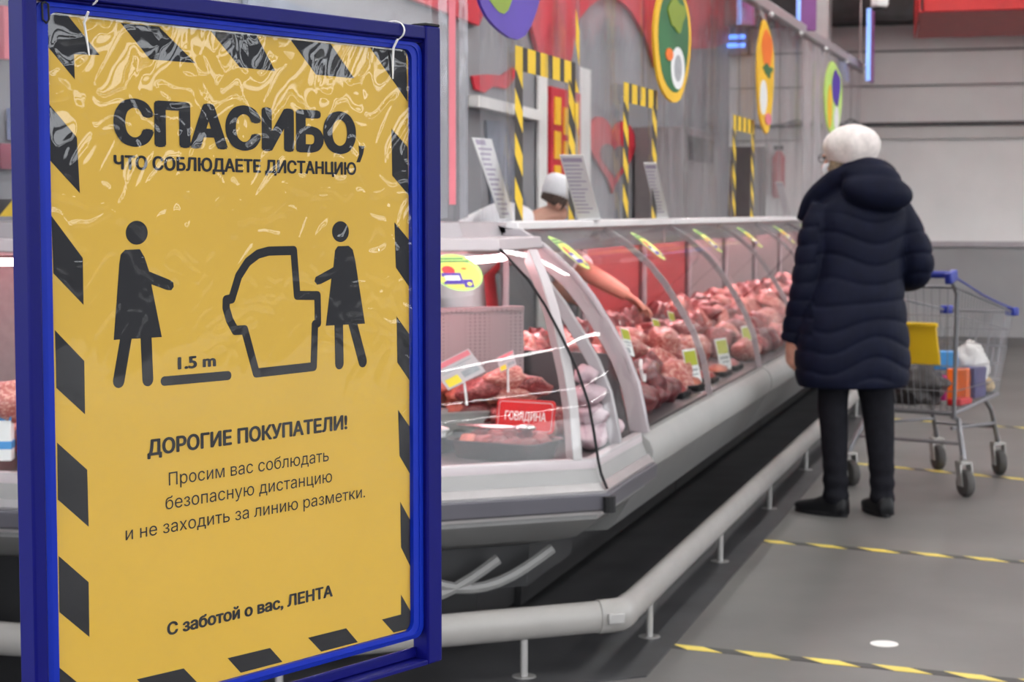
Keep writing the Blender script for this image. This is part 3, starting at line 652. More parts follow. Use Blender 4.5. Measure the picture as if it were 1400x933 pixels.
# ================================================================ BUMPER RAIL ROUND THE COUNTER
RX = -1.14; E1 = Vector((RX, 4.98)); E0 = E1 - DN * 1.22; EL = Vector((-4.4, E0.y)); RZ = .155; RR = .046
rail = thing('bumper_rail', 'low grey bumper rail on steel posts along the foot of the counter', 'rail', (RX, 8, 0))
def rail_tube(a, c):
    prof = [Vector((math.cos(t) * RR * .72, math.sin(t) * RR)) for t in [2 * math.pi * k / 20 for k in range(20)]]
    d = (c - a).normalized(); n = Vector((-d.y, d.x)); mb = MB()
    mb.loft([[V3(p + n * q.x, RZ + q.y) for q in prof] for p in (a, c)]); mb.build('rail_tube', M['rail'], rail)
rail_tube(Vector((RX, 15.7)), E1 + Vector((0, .05))); rail_tube(E1 - DN * .05, E0 + DN * .05); rail_tube(E0 + Vector((-.05, 0)), EL)
for e, d0, d1 in ((E1, -DN, Vector((0, 1))), (E0, Vector((-1, 0)), DN)):
    mb = MB(); q = [e + d0 * .075, e + d0 * .03, e + (d0 + d1) * .006, e + d1 * .03, e + d1 * .075]; rings = []
    for k, p in enumerate(q):
        t = (q[min(k + 1, 4)] - q[max(k - 1, 0)]).normalized(); n = Vector((-t.y, t.x))
        rings.append([V3(p + n * (math.cos(a) * RR * .80), RZ + math.sin(a) * RR * 1.07) for a in [2 * math.pi * i / 20 for i in range(20)]])
    mb.loft(rings); mb.build('elbow', M['rail'], rail)
    mb = MB(); mb.box(V3(e + d0 * .03 + Vector((.02, -.035)) , RZ), (.05, .012, .03), rz=math.atan2(d0.y, d0.x)); mb.build('elbow_clip', M['post'], rail, bevel=.003)
feet = [Vector((RX, y)) for y in (5.36, 6.61, 7.86, 9.11, 10.36, 11.61, 12.86, 14.11, 15.3)] + [E1 - DN * .30, E1 - DN * 1.0, E0 + Vector((-.6, 0)), E0 + Vector((-1.6, 0))]
for p in feet:
    mb = MB(); mb.tube([V3(p, .006), V3(p, RZ - RR * .8)], .011, 10); mb.tube([V3(p, .001), V3(p, .007)], .034, 14); mb.build('rail_post', M['post'], rail)
# ================================================================ CLEAR FILM CURTAINS OVER THE COUNTER
CX = lambda y: -1.75 + (y - 5.6) * .019
ZC0, ZC1 = 1.268, 2.50
wins = [(5.95, 6.62, 1.79), (7.46, 7.99, 1.77), (9.93, 10.50, 1.76)]
cur = thing('plastic_curtain', 'long clear film curtain with three taped openings above the straight meat counter', 'curtain', (CX(8), 8, 0))
mb = MB(); cols = []
ys = [5.60 + .035 * i for i in range(int((16.0 - 5.6) / .035) + 1)]
zs = [ZC0 + (ZC1 - ZC0) * k / 24 for k in range(25)]
def curtain_pt(y, z):
    a = min(1, (z - ZC0) / .5) * .9 + .1
    fold = .014 * math.sin(y * 11 + 1.7 * math.sin(y * 2.3)) + .012 * mnoise.noise(Vector((y * 3, z * .8, 2)))
    return Vector((CX(y) + fold * a * (1 if z < 2.4 else .5), y, z))
vs = [curtain_pt(y, z) for y in ys for z in zs]; fs = []
for i in range(len(ys) - 1):
    for k in range(24):
        yc, zc = (ys[i] + ys[i + 1]) / 2, (zs[k] + zs[k + 1]) / 2
        if any(a < yc < c and zc < t for a, c, t in wins): continue
        fs.append((i * 25 + k, (i + 1) * 25 + k, (i + 1) * 25 + k + 1, i * 25 + k + 1))
mb.add(vs, fs); mb.build('film', M['film'], cur, smooth=180)
TW = .05
for a, c, t in wins:
    for yy, st in ((a, 0), (c, .06)):
        mb = MB(); hazard_strip(mb, (CX(yy) + .016, yy - TW * .9, ZC0), (0, 0, 1), (0, 1, 0), t - ZC0, TW * 1.9, .150, slant=-.075, start=st, ki=0, yi=1, duty=.5); mb.build('hazard_tape', [M['tape_k'], M['tape_y']], cur, smooth=0)
    mb = MB(); hazard_strip(mb, (CX(a) + .0165, a - TW * .9, t - .012), (CX(c) - CX(a), c - a + TW * 1.9, 0), (0, 0, 1), c - a + TW * 1.9, .082, .155, slant=0, start=.085, ki=0, yi=1, duty=.38)
    mb.build('hazard_tape', [M['tape_k'], M['tape_y']], cur, smooth=0)
mb = MB(); hazard_strip(mb, (CX(6.66) + .02, 6.655, 1.75), (0, .02, 1), (0, 1, 0), .60, .055, .26, slant=-.08, start=.05, ki=0, yi=1, duty=.5); hazard_strip(mb, (CX(6.66) + .02, 6.655, ZC0), (0, 0, 1), (0, 1, 0), .44, .04, .26, slant=-.08, ki=0, yi=1, duty=.5)
mb.build('hazard_tape', [M['film'], M['tape_y']], cur, smooth=0)
cr = thing('curtain_rail', 'grey rail carrying the clear film curtain above the straight counter', 'rail', (CX(10), 10, 0))
mb = MB(); mb.prism([(CX(5.6) - .03, 5.6, 2.50), (CX(5.6) + .03, 5.6, 2.50), (CX(5.6) + .03, 5.6, 2.565), (CX(5.6) - .03, 5.6, 2.565)], Vector((CX(16) - CX(5.6), 10.4, 0))); mb.build('rail_profile', M['alu_frame'], cr, bevel=.006)
for k in range(9):
    y = 6.2 + k * 1.2; mb = MB(); mb.ell((CX(y) + .034, y, 2.485), .016, 10, 6); mb.build('film_clip', M['white'], cr)
for y in (6, 11, 15.8):
    mb = MB(); mb.tube([(CX(y), y, 2.56), (CX(y), y, 4.6)], .008, 8); mb.build('hanger_rod', M['post'], cr)
# film round the corner
c2 = thing('plastic_curtain', 'clear film curtain around the corner counter behind the yellow sign', 'curtain', (P0.x, P0.y + .6, 0))
pp = path_pts(FULL, .62); dense = []
for a, c in zip(pp, pp[1:]):
    n = max(2, int((c - a).length / .05)); dense += [a + (c - a) * (i / n) for i in range(n)]
dense.append(pp[-1]); mb = MB(); rows = []
for z in [1.275 + (2.5 - 1.275) * k / 14 for k in range(15)]:
    rows.append([V3(p + Vector((.6, -.7)) * (.014 * math.sin(i * 1.05 + math.sin(i * .3)) + .01 * mnoise.noise(Vector((i * .3, z, 7)))), z) for i, p in enumerate(dense)])
mb.loft(rows, caps=False, closed=False); mb.build('film', M['film'], c2, smooth=180)
def film_hit(px, py, s=.62, seg='main'):
    r = ray(px, py); o = Vector((0, 0, CAMH))
    p0, nn = (V3(path_pts(FULL, s)[2]), Vector((-1, 0, 0))) if seg == 'main' else (V3(path_pts(FULL, s)[1]), NI) if seg == 'near' else (V3(path_pts(FULL, s)[1]), Vector((0, 1, 0)))
    return o + r * ((p0 - o).dot(nn) / r.dot(nn))
a = film_hit(614, 280, .615, 'near'); mb = MB()
mb.prism([a + Vector((0, 0, 0)), a + DA * .022, a + DA * .022 + Vector((0, 0, 1.15)), a + Vector((0, 0, 1.15))], NI * -.001); mb.build('red_seam_tape', M['tag_pink'], c2, smooth=0)
for px in (600, 628):
    a = film_hit(px, 298, .612, 'near'); mb = MB(); mb.prism([a, a + DA * .028, a + DA * .028 + Vector((0, 0, 1.15)), a + Vector((0, 0, 1.15))], NI * -.001); mb.build('film_seam', M['film'], c2, smooth=0)
a = film_hit(-6, 296, .612, 'left'); mb = MB(); hazard_strip(mb, a + Vector((-.30, 0, 0)), (1, 0, 0), (0, 0, 1), .62, .052, .16, slant=.05, start=.085, duty=.42); mb.build('hazard_tape', [M['tape_k'], M['tape_y']], c2, smooth=0)
cr2 = thing('curtain_rail', 'grey rail carrying the film curtain over the corner counter', 'rail', (P0.x, P0.y + .6, 0))
mb = MB(); sweep(mb, (FULL, 0, 3), [(.59, 2.50), (.59, 2.56), (.65, 2.56), (.65, 2.50)]); mb.build('rail_profile', M['alu_frame'], cr2)
for p in (pp[0], pp[1], pp[2]):
    mb = MB(); mb.tube([V3(p, 2.55), V3(p, 4.6)], .008, 8); mb.build('hanger_rod', M['post'], cr2)

# ================================================================ CUT-OUT SIGNS HANGING FROM THE CURTAIN RAIL
def hang_sign(y, zc, rz, outline, layers, label, name='hanging_sign', dx=.07):
    """outline and layers are (u, v) polygons in metres about the centre; layers = [(poly, material)]"""
    c = Vector((CX(y) + dx, y, zc)); t = thing(name, label, 'sign', c, rz, 'cut-out signs hanging above the counter')
    def lay(poly, o0, o1): m_ = MB(); m_.prism([(o0, u, v) for u, v in poly], (o1 - o0, 0, 0)); return m_
    lay(outline[0], -.006, .006).build('board', [outline[1]], t, smooth=0, world=False)
    for k, (pl, m) in enumerate(layers): lay(pl, .006, .0075 + k * .0012).build('printed_patch', m, t, smooth=0, world=False)
    m_ = MB(); top = max(v for u, v in outline[0])
    for du in (-.03, .03): m_.tube([(0, du, top - .01), (-.05, du * .5, 2.50 - zc + .02)], .0015, 5)
    m_.build('hanging_wire', M['white'], t, world=False)
def oval(cu, cv, ru, rv, n=28, wob=0, ph=0): return [(cu + ru * math.cos(2 * math.pi * k / n) * (1 + wob * math.sin(3 * 2 * math.pi * k / n + ph)), cv + rv * math.sin(2 * math.pi * k / n) * (1 + wob * math.sin(4 * 2 * math.pi * k / n + ph))) for k in range(n)]
s1 = film_hit(694, 48, .5); s2 = Vector((CX(8.2) + .13, 8.2, 0))
hang_sign(5.66, 2.106, R(-20), (oval(0, 0, .20, .245, wob=.05), M['violet']), [(oval(-.055, .03, .105, .20, wob=.05), M['olive']), (oval(.10, .03, .085, .14), M['white']), (oval(.12, .05, .03, .09), M['grey_print'])], 'violet and olive cut-out sign at the top edge left of the first opening')
hang_sign(8.09, 2.063, R(-13), (oval(0, 0, .20, .27, wob=.03), M['gold']), [(oval(.006, .01, .165, .235, wob=.03), M['green']), (oval(.05, -.115, .075, .095), M['white']), (oval(.05, -.115, .04, .06), M['grey_print']), (oval(-.045, -.06, .04, .028), M['orange']), (oval(.03, .12, .09, .07, wob=.2), M['olive'])], 'green cut-out sign with yellow rim hanging above the counter')
hang_sign(10.58, 2.08, R(-6), (oval(0, 0, .19, .32, wob=.06), M['gold']), [(oval(.02, .16, .12, .11, wob=.1), M['orange']), (oval(.04, .04, .10, .035, wob=.3), M['green']), (oval(-.06, -.12, .08, .10), M['white']), (oval(.05, -.24, .07, .035), M['tag_pink'])], 'yellow and orange cut-out sign hanging third along the curtain rail')
hang_sign(13.55, 2.13, R(-11), (oval(0, 0, .21, .27, wob=.05), M['lime']), [(oval(.06, .08, .10, .13, wob=.1), M['violet']), (oval(-.09, -.06, .055, .16), M['gold']), (oval(.07, -.14, .06, .09), M['white'])], 'lime cut-out sign with violet top nearest the woman\'s beret')
# lit panels hung higher, seen edge-on
def panel(px, py0, py1, D_y, wid, label, rz=0):
    a, c = hit(px, py0, 1, D_y), hit(px, py1, 1, D_y); t = thing('ceiling_display', label, 'display', (a.x, D_y, c.z), rz, 'blue edged panels hung from the ceiling')
    h = a.z - c.z; m_ = MB(); m_.box((0, 0, h / 2), (.03, wid, h)); m_.build('panel_board', M['plum'], t, world=False, bevel=.004)
    m_ = MB(); m_.box((-.001, -wid / 2, h / 2), (.036, .014, h)); m_.build('lit_edge', M['skyedge'], t, world=False)
    m_ = MB(); m_.tube([(0, 0, h - .01), (0, 0, 4.6 - c.z)], .006, 6); m_.build('hanger_rod', M['post'], t, world=False)
panel(1104, -30, 42, 12.5, .13, 'plum coloured panel with blue lit edge beside the white column', R(-55))
panel(1191, 14, 112, 15.5, .30, 'narrow blue lit panel seen edge-on past the end of the curtain rail', R(-1))
panel(1021, -20, 34, 12.0, .11, 'blue edged panel behind the film above the third opening', R(-50))
a = hit(1203, 2, 1, 15.3); t = thing('ceiling_speaker', 'small white rounded fixture at the top edge above the blue lit panel', 'speaker', (a.x, 15.3, a.z))
mb = MB(); mb.loft([[Vector((a.x + .07 * k * math.cos(q), 15.3 + .07 * k * math.sin(q), a.z + dz)) for q in [2 * math.pi * i / 16 for i in range(16)]] for k, dz in ((.7, -.055), (1, -.03), (1, .12), (.8, .15))]); mb.build('housing', M['white'], t)
mb = MB(); mb.tube([(a.x, 15.3, a.z + .14), (a.x, 15.3, 4.6)], .01, 8); mb.build('stem', M['post'], t)
mb = MB(); mb.tube([(a.x, 15.3, a.z - .07), (a.x, 15.3, a.z - .05)], .06, 16); mb.build('grille', M['black'], t)
# red fascia over the next aisle
a = hit(1262, 22, 1, 16.5); t = thing('fascia_sign', 'plain red fascia box at the top right corner below the ceiling', 'sign', (a.x + 2, 16.5, a.z))
mb = MB(); mb.box((a.x + 3.02, 16.5 - .15, a.z + .45), (6.0, .3, .9)); mb.build('fascia_face', M['red'], t, bevel=.01)
mb = MB(); mb.prism([(a.x, 16.2, a.z), (a.x - .13, 17.5, a.z - .10), (a.x - .13, 17.5, a.z + .9), (a.x, 16.2, a.z + .9)], (-.02, 0, 0)); mb.prism([(a.x, 16.22, a.z), (a.x - .12, 17.5, a.z - .1), (a.x + 1.0, 17.5, a.z - .1), (a.x + 1.0, 16.22, a.z)], (0, 0, .02)); mb.build('fascia_return', M['red'], t, smooth=0)
for x in (1.5, 4.5):
    mb = MB(); mb.tube([(a.x + x, 16.4, a.z + .88), (a.x + x, 16.4, 4.6)], .02, 8); mb.build('hanger_rod', M['post'], t)

# ================================================================ THE WALL BEHIND THE COUNTER
XW = -3.29
def wl(px, py): return hit(px, py, 0, XW)
def wall_poly(name, pts, m, label, cat, th=.02, x=XW, group=None):
    mb = MB(); mb.prism([Vector((x, y, z)) for y, z in pts], (th, 0, 0)); o = mb.build(name, m, None, smooth=0); return tag(o, label, cat, group)
# scalloped red fascia
ytop = 3.6; pts = [(8.3, ytop), (8.3, 2.45)]
def arch(ya, yb, zb, zt, n=12): return [(ya + (yb - ya) * k / n, zb + (zt - zb) * math.sin(math.pi * k / n) ** .8) for k in range(n + 1)]
v = [(wl(640, 60).y, wl(640, 60).z), (wl(735, 88).y, wl(735, 88).z), (wl(775, 82).y, wl(775, 82).z), (wl(892, 92).y, wl(892, 92).z), (wl(905, 85).y, wl(905, 85).z), (wl(985, 30).y, wl(985, 30).z)]
pts += arch(v[0][0], v[1][0], v[1][1] - .05, v[1][1] + .45)[1:] + [(v[2][0], v[2][1] - .02)] + arch(v[2][0], v[3][0], v[3][1], v[3][1] + .42)[1:] + [v[4]] + [(17.2, 2.85), (18.3, 2.95), (19.2, 3.1), (19.3, ytop)]
wall_poly('wall_fascia', pts, M['redshop'], 'scalloped dark red fascia board high on the wall behind the film', 'fascia', .03)
# red heart print with a grey heart inside
def heart(cy, cz, sy, sz, n=36): return [(cy + sy * (16 * math.sin(t) ** 3) / 16, cz + sz * (13 * math.cos(t) - 5 * math.cos(2 * t) - 2 * math.cos(3 * t) - math.cos(4 * t)) / 15) for t in [2 * math.pi * k / n for k in range(n)]]
h0 = wl(835, 205); t = thing('wall_heart', 'large red heart shaped board with a grey heart on the wall between two openings', 'wall decoration', (XW, h0.y, h0.z))
mb = MB(); mb.prism([(XW, y, z) for y, z in heart(h0.y, h0.z, .80, .30)], (.02, 0, 0)); mb.build('heart_board', M['redshop'], t, smooth=0)
mb = MB(); mb.prism([(XW + .02, y, z) for y, z in heart(h0.y + .02, h0.z - .07, .46, .14)], (.008, 0, 0)); mb.build('heart_centre', M['gutter'], t, smooth=0)
# red price board with a yellow grid
a, c = wl(748, 118), wl(788, 285); t = thing('price_board', 'tall red board with a yellow grid seen through the first opening', 'board', (XW, (a.y + c.y) / 2, c.z))
y0, y1, z0, z1 = a.y, c.y, 1.0, a.z
mb = MB(); mb.box((XW + .015, (y0 + y1) / 2, (z0 + z1) / 2), (.03, y1 - y0, z1 - z0)); mb.build('board', M['redshop'], t, bevel=.004)
for r_ in range(3):
    for q in range(3):
        mb = MB(); mb.box((XW + .034, y0 + (y1 - y0) * (.19 + .31 * q), z1 - .16 - .235 * r_ - .06 * (q == 1)), (.008, (y1 - y0) * .20, .19)); mb.build('yellow_block', M['gold'], t, smooth=0)
for q in range(2):
    for r_ in range(2):
        mb = MB(); mb.box((XW + .036, y0 + (y1 - y0) * (.25 + .48 * q), z1 - .98 - .36 * r_), (.012, (y1 - y0) * .36, .30)); mb.build('leaflet', [M['paper'], M['pack_blue']][r_ % 2] if r_ else M['grey_print'], t, smooth=0)
a, c = wl(733, 110), wl(744, 285); mb = MB(); mb.box((XW + .012, (a.y + c.y) / 2, 1.3), (.024, c.y - a.y, 2.1)); tag(mb.build('wall_post', M['band'], None, bevel=.005), 'white painted post left of the red price board', 'post')
mb = MB(); c = wl(797, 200); mb.box((XW + .012, c.y, 1.3), (.024, .30, 2.1)); tag(mb.build('wall_post', M['band'], None, bevel=.005), 'white painted post right of the red price board', 'post')
# brown-grey tall cabinet in the second opening
a, c = wl(866, 140), wl(912, 290); t = thing('tall_cabinet', 'tall grey brown cabinet seen through the second opening', 'cabinet', (XW + .25, (a.y + c.y) / 2, 0))
mb = MB(); mb.box((XW + .22, (a.y + c.y) / 2, 1.0), (.42, c.y - a.y, 2.0)); mb.build('cabinet_body', M['gutter'], t, bevel=.008)
mb = MB(); mb.box((XW + .44, (a.y + c.y) / 2, .86), (.02, (c.y - a.y) * .94, 1.55)); mb.build('cabinet_door', M['gutter'], t, bevel=.006)
mb = MB(); mb.box((XW + .44, (a.y + c.y) / 2, 1.83), (.02, (c.y - a.y) * .8, .20)); mb.build('vent_opening', M['black'], t, smooth=0)
mb = MB(); mb.tube([(XW + .47, a.y + .12, .95), (XW + .47, a.y + .12, 1.15)], .012, 8); mb.build('handle', M['steel'], t)
# pink and white stripes and pieces on the wall left of the first opening
q = [wl(x, y) for x, y in [(643, 104), (662, 102), (684, 103), (700, 92), (706, 96), (698, 112), (690, 122), (672, 118), (660, 127), (647, 122)]]
wall_poly('wall_print', [(p.y, p.z) for p in q], M['redshop'], 'small torn looking red print on the wall behind the film left of the first opening', 'wall decoration', .012)
q = [wl(x, y) for x, y in [(640, 130), (730, 152), (730, 166), (640, 146)]]
wall_poly('wall_shelf', [(p.y, p.z) for p in q], M['band'], 'white horizontal board on the wall behind the film', 'shelf', .06)
q = [wl(x, y) for x, y in [(662, 165), (690, 165), (722, 300), (672, 300)]]
wall_poly('wall_print', [(p.y, p.z) for p in q], mat('slate_print', (.13, .15, .20), .6, var=.2), 'slate coloured panel on the wall below the white board', 'wall decoration', .012)
def far_rect(px0, py0, px1, py1, m, name, label, cat, th=.03):
    a, c = hit(px0, py0, 0, XW), hit(px1, py1, 0, XW); mb = MB(); mb.box((XW + th / 2, (a.y + c.y) / 2, (a.z + c.z) / 2), (th, abs(c.y - a.y), abs(a.z - c.z))); return tag(mb.build(name, m, None, smooth=0), label, cat)
far_rect(-6, 8, 7, 82, M['tag_pink'], 'wall_print', 'pinkish red print at the left edge beside the sign post', 'wall decoration')
far_rect(9, 148, 24, 192, mat('blue_grey_print', (.22, .26, .42), .6), 'wall_print', 'small blue grey print on the wall left of the sign', 'wall decoration')
far_rect(-10, 196, 24, 232, mat('maroon_print', (.22, .02, .05), .6, var=.3), 'wall_print', 'maroon strip on the wall just above the left counter', 'wall decoration')
far_rect(330, -12, 470, 60, mat('steel_blue_print', (.16, .19, .26), .6, var=.2), 'wall_print', 'blue grey board on the wall above the top rail of the sign', 'wall decoration')
# pale wainscot line continuing the band along the back
a = hit(1003, 57, 1, WB - .1); t = thing('insect_lamp', 'insect lamp with two blue tubes high on the back wall behind the film', 'lamp', (a.x, WB, a.z))
mb = MB(); mb.box((a.x, WB - .07, a.z), (.34, .12, .30)); mb.build('housing', M['gutter'], t, bevel=.01)
for dz in (.045, -.045):
    mb = MB(); mb.tube([(a.x - .13, WB - .16, a.z + dz), (a.x + .13, WB - .16, a.z + dz)], .022, 8); mb.build('blue_tube', M['bluelamp'], t)
a = hit(1066, 225, 1, WB); t = thing('fire_extinguisher', 'dim red cylinder against the back wall behind the film', 'extinguisher', (a.x, WB - .12, 1.2))
mb = MB(); mb.tube([(a.x, WB - .10, 1.45), (a.x, WB - .10, 1.50), (a.x, WB - .10, 1.88), (a.x, WB - .10, 1.95)], [.05, .07, .07, .03], 14); mb.build('cylinder', M['redshop'], t)
mb = MB(); mb.box((a.x, WB - .10, 1.98), (.10, .03, .05)); mb.build('valve', M['black'], t, bevel=.004)
mb = MB(); mb.box((a.x, WB - .015, 1.70), (.06, .03, .30)); mb.build('wall_bracket', M['black'], t)
# cables looping along the back wall
mb = MB(); q = [hit(x, y, 1, WB - .04) for x, y in [(1015, 168), (1040, 176), (1068, 172), (1090, 164), (1118, 176), (1150, 172), (1163, 163), (1176, 170), (1190, 172)]]
mb.tube(q, .018, 6); tag(mb.build('wall_cable', M['dark_line'], None), 'dark cable looping along the back wall level with the woman\'s beret', 'cable')

# ================================================================ PAPER SHEETS STANDING ON THE COUNTER
def sheet_stand(px, py_top, px_b, label, wid=.21, x=-1.70, rows=14, hdr='print'):
    b_ = hit(px_b, 300, 0, x); tp = hit(px, py_top, 0, x); t = thing('leaning_notice', label, 'notice', (x, b_.y, 1.268), 0, 'paper notices leaning on the counter')
    lean = Vector((0, tp.y - b_.y, tp.z - 1.27)); wv = Vector((.96, .28, 0)).normalized() * wid; o = Vector((x, b_.y, 1.274)); n = lean.cross(wv).normalized()
    if n.y > 0: n = -n
    mb = MB(); mb.prism([o, o + wv, o + wv + lean, o + lean], n * -.003); mb.build('paper_sheet', M['paper'], t, smooth=0)
    mb = MB()
    for k in range(rows):
        f0 = .90 - .86 * k / rows; l = .55 + .3 * random.random()
        if k == 0: l, hh = .9, .06
        else: hh = .018
        mb.prism([o + wv * .06 + lean * f0 + n * .0005, o + wv * l + lean * f0 + n * .0005, o + wv * l + lean * (f0 + hh) + n * .0005, o + wv * .06 + lean * (f0 + hh) + n * .0005], n * .0006)
    mb.build('printed_rows', M[hdr], t, smooth=0)
    mb = MB(); mb.box(o + wv * .5 + Vector((0, .0, -.001)), (wid, .10, .006), rz=math.atan2(wv.y, wv.x)); mb.build('holder_foot', M['white'], t)
# the long menu sheet stuck to the film left of the first opening
t = thing('menu_sheet', 'long white menu sheet slanting on the film left of the first opening', 'notice', film_hit(690, 298, .61), 0)
q = [film_hit(*p, .608, 'main') for p in [(684, 299), (702, 299), (671, 190), (644, 188)]]; mb = MB(); mb.prism(q, (.003, 0, 0)); mb.build('paper_sheet', M['paper'], t, smooth=0)
mb = MB()
for k in range(15):
    f0 = .05 + .062 * k; f1 = f0 + (.028 if k < 14 else .06)
    def bl(s, f): return (q[0] * (1 - f) + q[3] * f) * (1 - s) + (q[1] * (1 - f) + q[2] * f) * s + Vector((.0035, 0, 0))
    e = .55 + .35 * random.random(); mb.prism([bl(.12, f0), bl(e, f0), bl(e, f1), bl(.12, f1)], (.0006, 0, 0))
mb.build('printed_rows', M['print'], t, smooth=0)
sheet_stand(765, 214, 790, 'paper notice leaning at the right side of the first opening', .085)
sheet_stand(880, 224, 897, 'paper notice leaning inside the second opening', .055)
sheet_stand(1060, 250, 1072, 'paper notice leaning on the far counter beyond the third opening', .05)
# ================================================================ WHAT LIES IN THE COUNTER
LUMP = [lump(k, 3, .34, 1.5) for k in range(6)]
def mesh_from(name, vs, fs, m):
    me = bpy.data.meshes.new(name); me.from_pydata([tuple(v) for v in vs], [], fs); me.materials.append(m)
    me.polygons.foreach_set('use_smooth', [True] * len(me.polygons)); return me
MEATS = {}
for key in ('meat', 'meat_dark', 'pork', 'slice'):
    MEATS[key] = [mesh_from('raw_meat', [Vector(v) for v in LUMP[k][0]], LUMP[k][1], M[key]) for k in range(6)]
def put_meat(p, size, key, label, group, rz=None, tilt=0, name='raw_meat'):
    o = bpy.data.objects.new(name, random.choice(MEATS[key])); COL.objects.link(o); o.location = p; o.scale = size
    o.rotation_euler = (tilt * random.uniform(-1, 1), tilt * random.uniform(-1, 1), random.uniform(0, 6.28) if rz is None else rz)
    return tag(o, label, 'meat', group)
def deck_z(s): return .605 + (s - .1) / .72 * .055
# first straight counter: dark beef in front, pork joints, pale pieces behind
rows = [(.16, .060, 0), (.30, .062, 0), (.44, .062, 0), (.58, .060, 0)]
for k in range(3):
    y0 = YM + k * LC
    lab = ['piece of raw meat heaped in the first long counter', 'piece of raw meat heaped in the second long counter', 'piece of raw meat heaped in the third long counter'][k]
    grp = ['meat in the first long counter', 'meat in the second long counter', 'meat in the third long counter'][k]
    n = [17, 14, 9][k]; step = (LC - .3) / n
    for ri, (s, sz, _) in enumerate(rows):
        for i in range(n):
            y = y0 + .14 + step * (i + .5) + random.uniform(-.012, .012); x = X0 - s - random.uniform(-.01, .01)
            f = (y - y0) / LC
            if k == 0 and ri == 0 and .36 < f < .95: continue
            key = random.choice(['meat_dark', 'meat_dark', 'meat'] if (k == 0 and f < .34 and ri < 3) else ['pork', 'pork', 'meat', 'meat_dark'] if ri >= 1 else ['meat', 'pork', 'meat_dark'])
            a = step * .52 * random.uniform(.9, 1.1); h = .05 * random.uniform(.9, 1.25) + .022 * ri
            put_meat((x, y, deck_z(s) + h * .92), (sz * 1.1, a, h), key, lab, grp, rz=random.uniform(-.4, .4), tilt=.25)
    for i in range([9, 7, 4][k]):       # the upper layer of the heap
        y = y0 + .25 + (LC - .5) * (i + .5) / [9, 7, 4][k]; s = random.choice([.34, .44, .52]); h = .045
        put_meat((X0 - s, y, deck_z(s) + .155 + .01 * random.random()), (.07, .095, h), random.choice(['pork', 'meat', 'pork', 'meat_dark']), lab, grp, tilt=.3)
# big pork joints that stand out
for px, py, x, sz in ((922, 520, -1.40, (.095, .15, .085)), (945, 478, -1.47, (.08, .12, .07)), (905, 470, -1.50, (.075, .10, .07))):
    p = hit(px, py, 0, x); put_meat(p, sz, 'pork', 'large pale pork joint lying on the heap in the first long counter', 'large pork joints', rz=.3, name='pork_joint')
p = hit(880, 525, 0, -1.36); put_meat(p, (.08, .14, .09), 'meat_dark', 'large dark red beef cut next to the end panel of the first long counter', None, rz=.1, name='beef_cut')
p = hit(877, 548, 0, -1.29); put_meat(p, (.055, .09, .05), 'meat_dark', 'dark red beef cut lowest behind the glass of the first long counter', None, rz=.1, name='beef_cut')
# rows of small pale packs at the front edge
for i in range(5):
    y = YM + LC * (.42 + .12 * i); mb = MB(); c = (X0 - .15, y, .65); t = thing('meat_tray_pack', 'small wrapped tray of minced meat at the front edge of the first long counter', 'food pack', (c[0], c[1], .606), 0, 'wrapped meat trays along the front')
    mb.box((c[0], c[1], .618), (.10, .17, .022)); mb.build('pack_tray', M['black'], t, bevel=.006); mb = MB(); mb.ell((c[0], c[1], .63), (.045, .078, .026), 16, 8); mb.build('minced_meat', M['slice' if i % 2 else 'meat'], t)
def price_tag(p, wv, hv, label, kind='lime', parts=True, group='price cards on stalks'):
    wv, hv = Vector(wv), Vector(hv); n = wv.cross(hv).normalized()
    if n.dot(Vector((0, 0, CAMH)) - Vector(p)) < 0: n = -n
    p = Vector(p); t = thing('price_card', label, 'price card', p, 0, group)
    mb = MB(); mb.prism([p, p + wv, p + wv + hv, p + hv], n * -.0025); mb.build('card', M['paper'] if kind != 'pink' else M['pinkwhite'], t, smooth=0)
    mb = MB(); q = lambda a, b, c, d, l=.0008: mb.prism([p + wv * a + hv * c + n * .0003, p + wv * b + hv * c + n * .0003, p + wv * b + hv * d + n * .0003, p + wv * a + hv * d + n * .0003], n * l, 0)
    if kind == 'lime':
        q(.06, .94, .60, .95); mb.build('lime_block', M['tag_g'], t, smooth=0); mb = MB(); q(.15, .85, .46, .52); q(.15, .7, .36, .40); q(.4, .85, .10, .28); mb.build('printed_rows', M['grey_print'], t, smooth=0)
    else:
        q(.04, .96, .78, .97); mb.build('pink_header', M['tag_pink'], t, smooth=0); mb = MB(); q(.06, .40, .06, .36); mb.build('yellow_block', M['tag_y'], t, smooth=0)
        mb = MB(); q(.1, .9, .64, .68); q(.1, .7, .54, .58); q(.5, .92, .14, .38); mb.build('printed_rows', M['grey_print'], t, smooth=0)
    mb = MB(); b_ = p + wv * .5; mb.tube([b_ + hv * .2 - n * .004, b_ - n * .006 - Vector((0, 0, .07))], .004, 6); mb.build('stalk', M['white'], t)
    return t
for px, py, x, lab in ((962, 532, -1.30, 'lime topped price card standing nearest in the first long counter'), (1003, 513, -1.30, 'lime topped price card standing second along the first long counter'), (1036, 492, -1.30, 'lime topped price card standing third along the aisle counter')):
    p = hit(px, py, 0, x); price_tag(p, (-.03, -.115, .0), (-.03, -.03, .165), lab)
for px, py, x, lab in ((868, 488, -1.42, 'small grey price card above the dark beef'), (908, 470, -1.52, 'small white price card on the pale meat'), (928, 458, -1.56, 'small white price card leaning behind the pork joints')):
    p = hit(px, py, 0, x); t = price_tag(p, (-.015, -.07, .012), (-.02, -.02, .10), lab, 'lime')
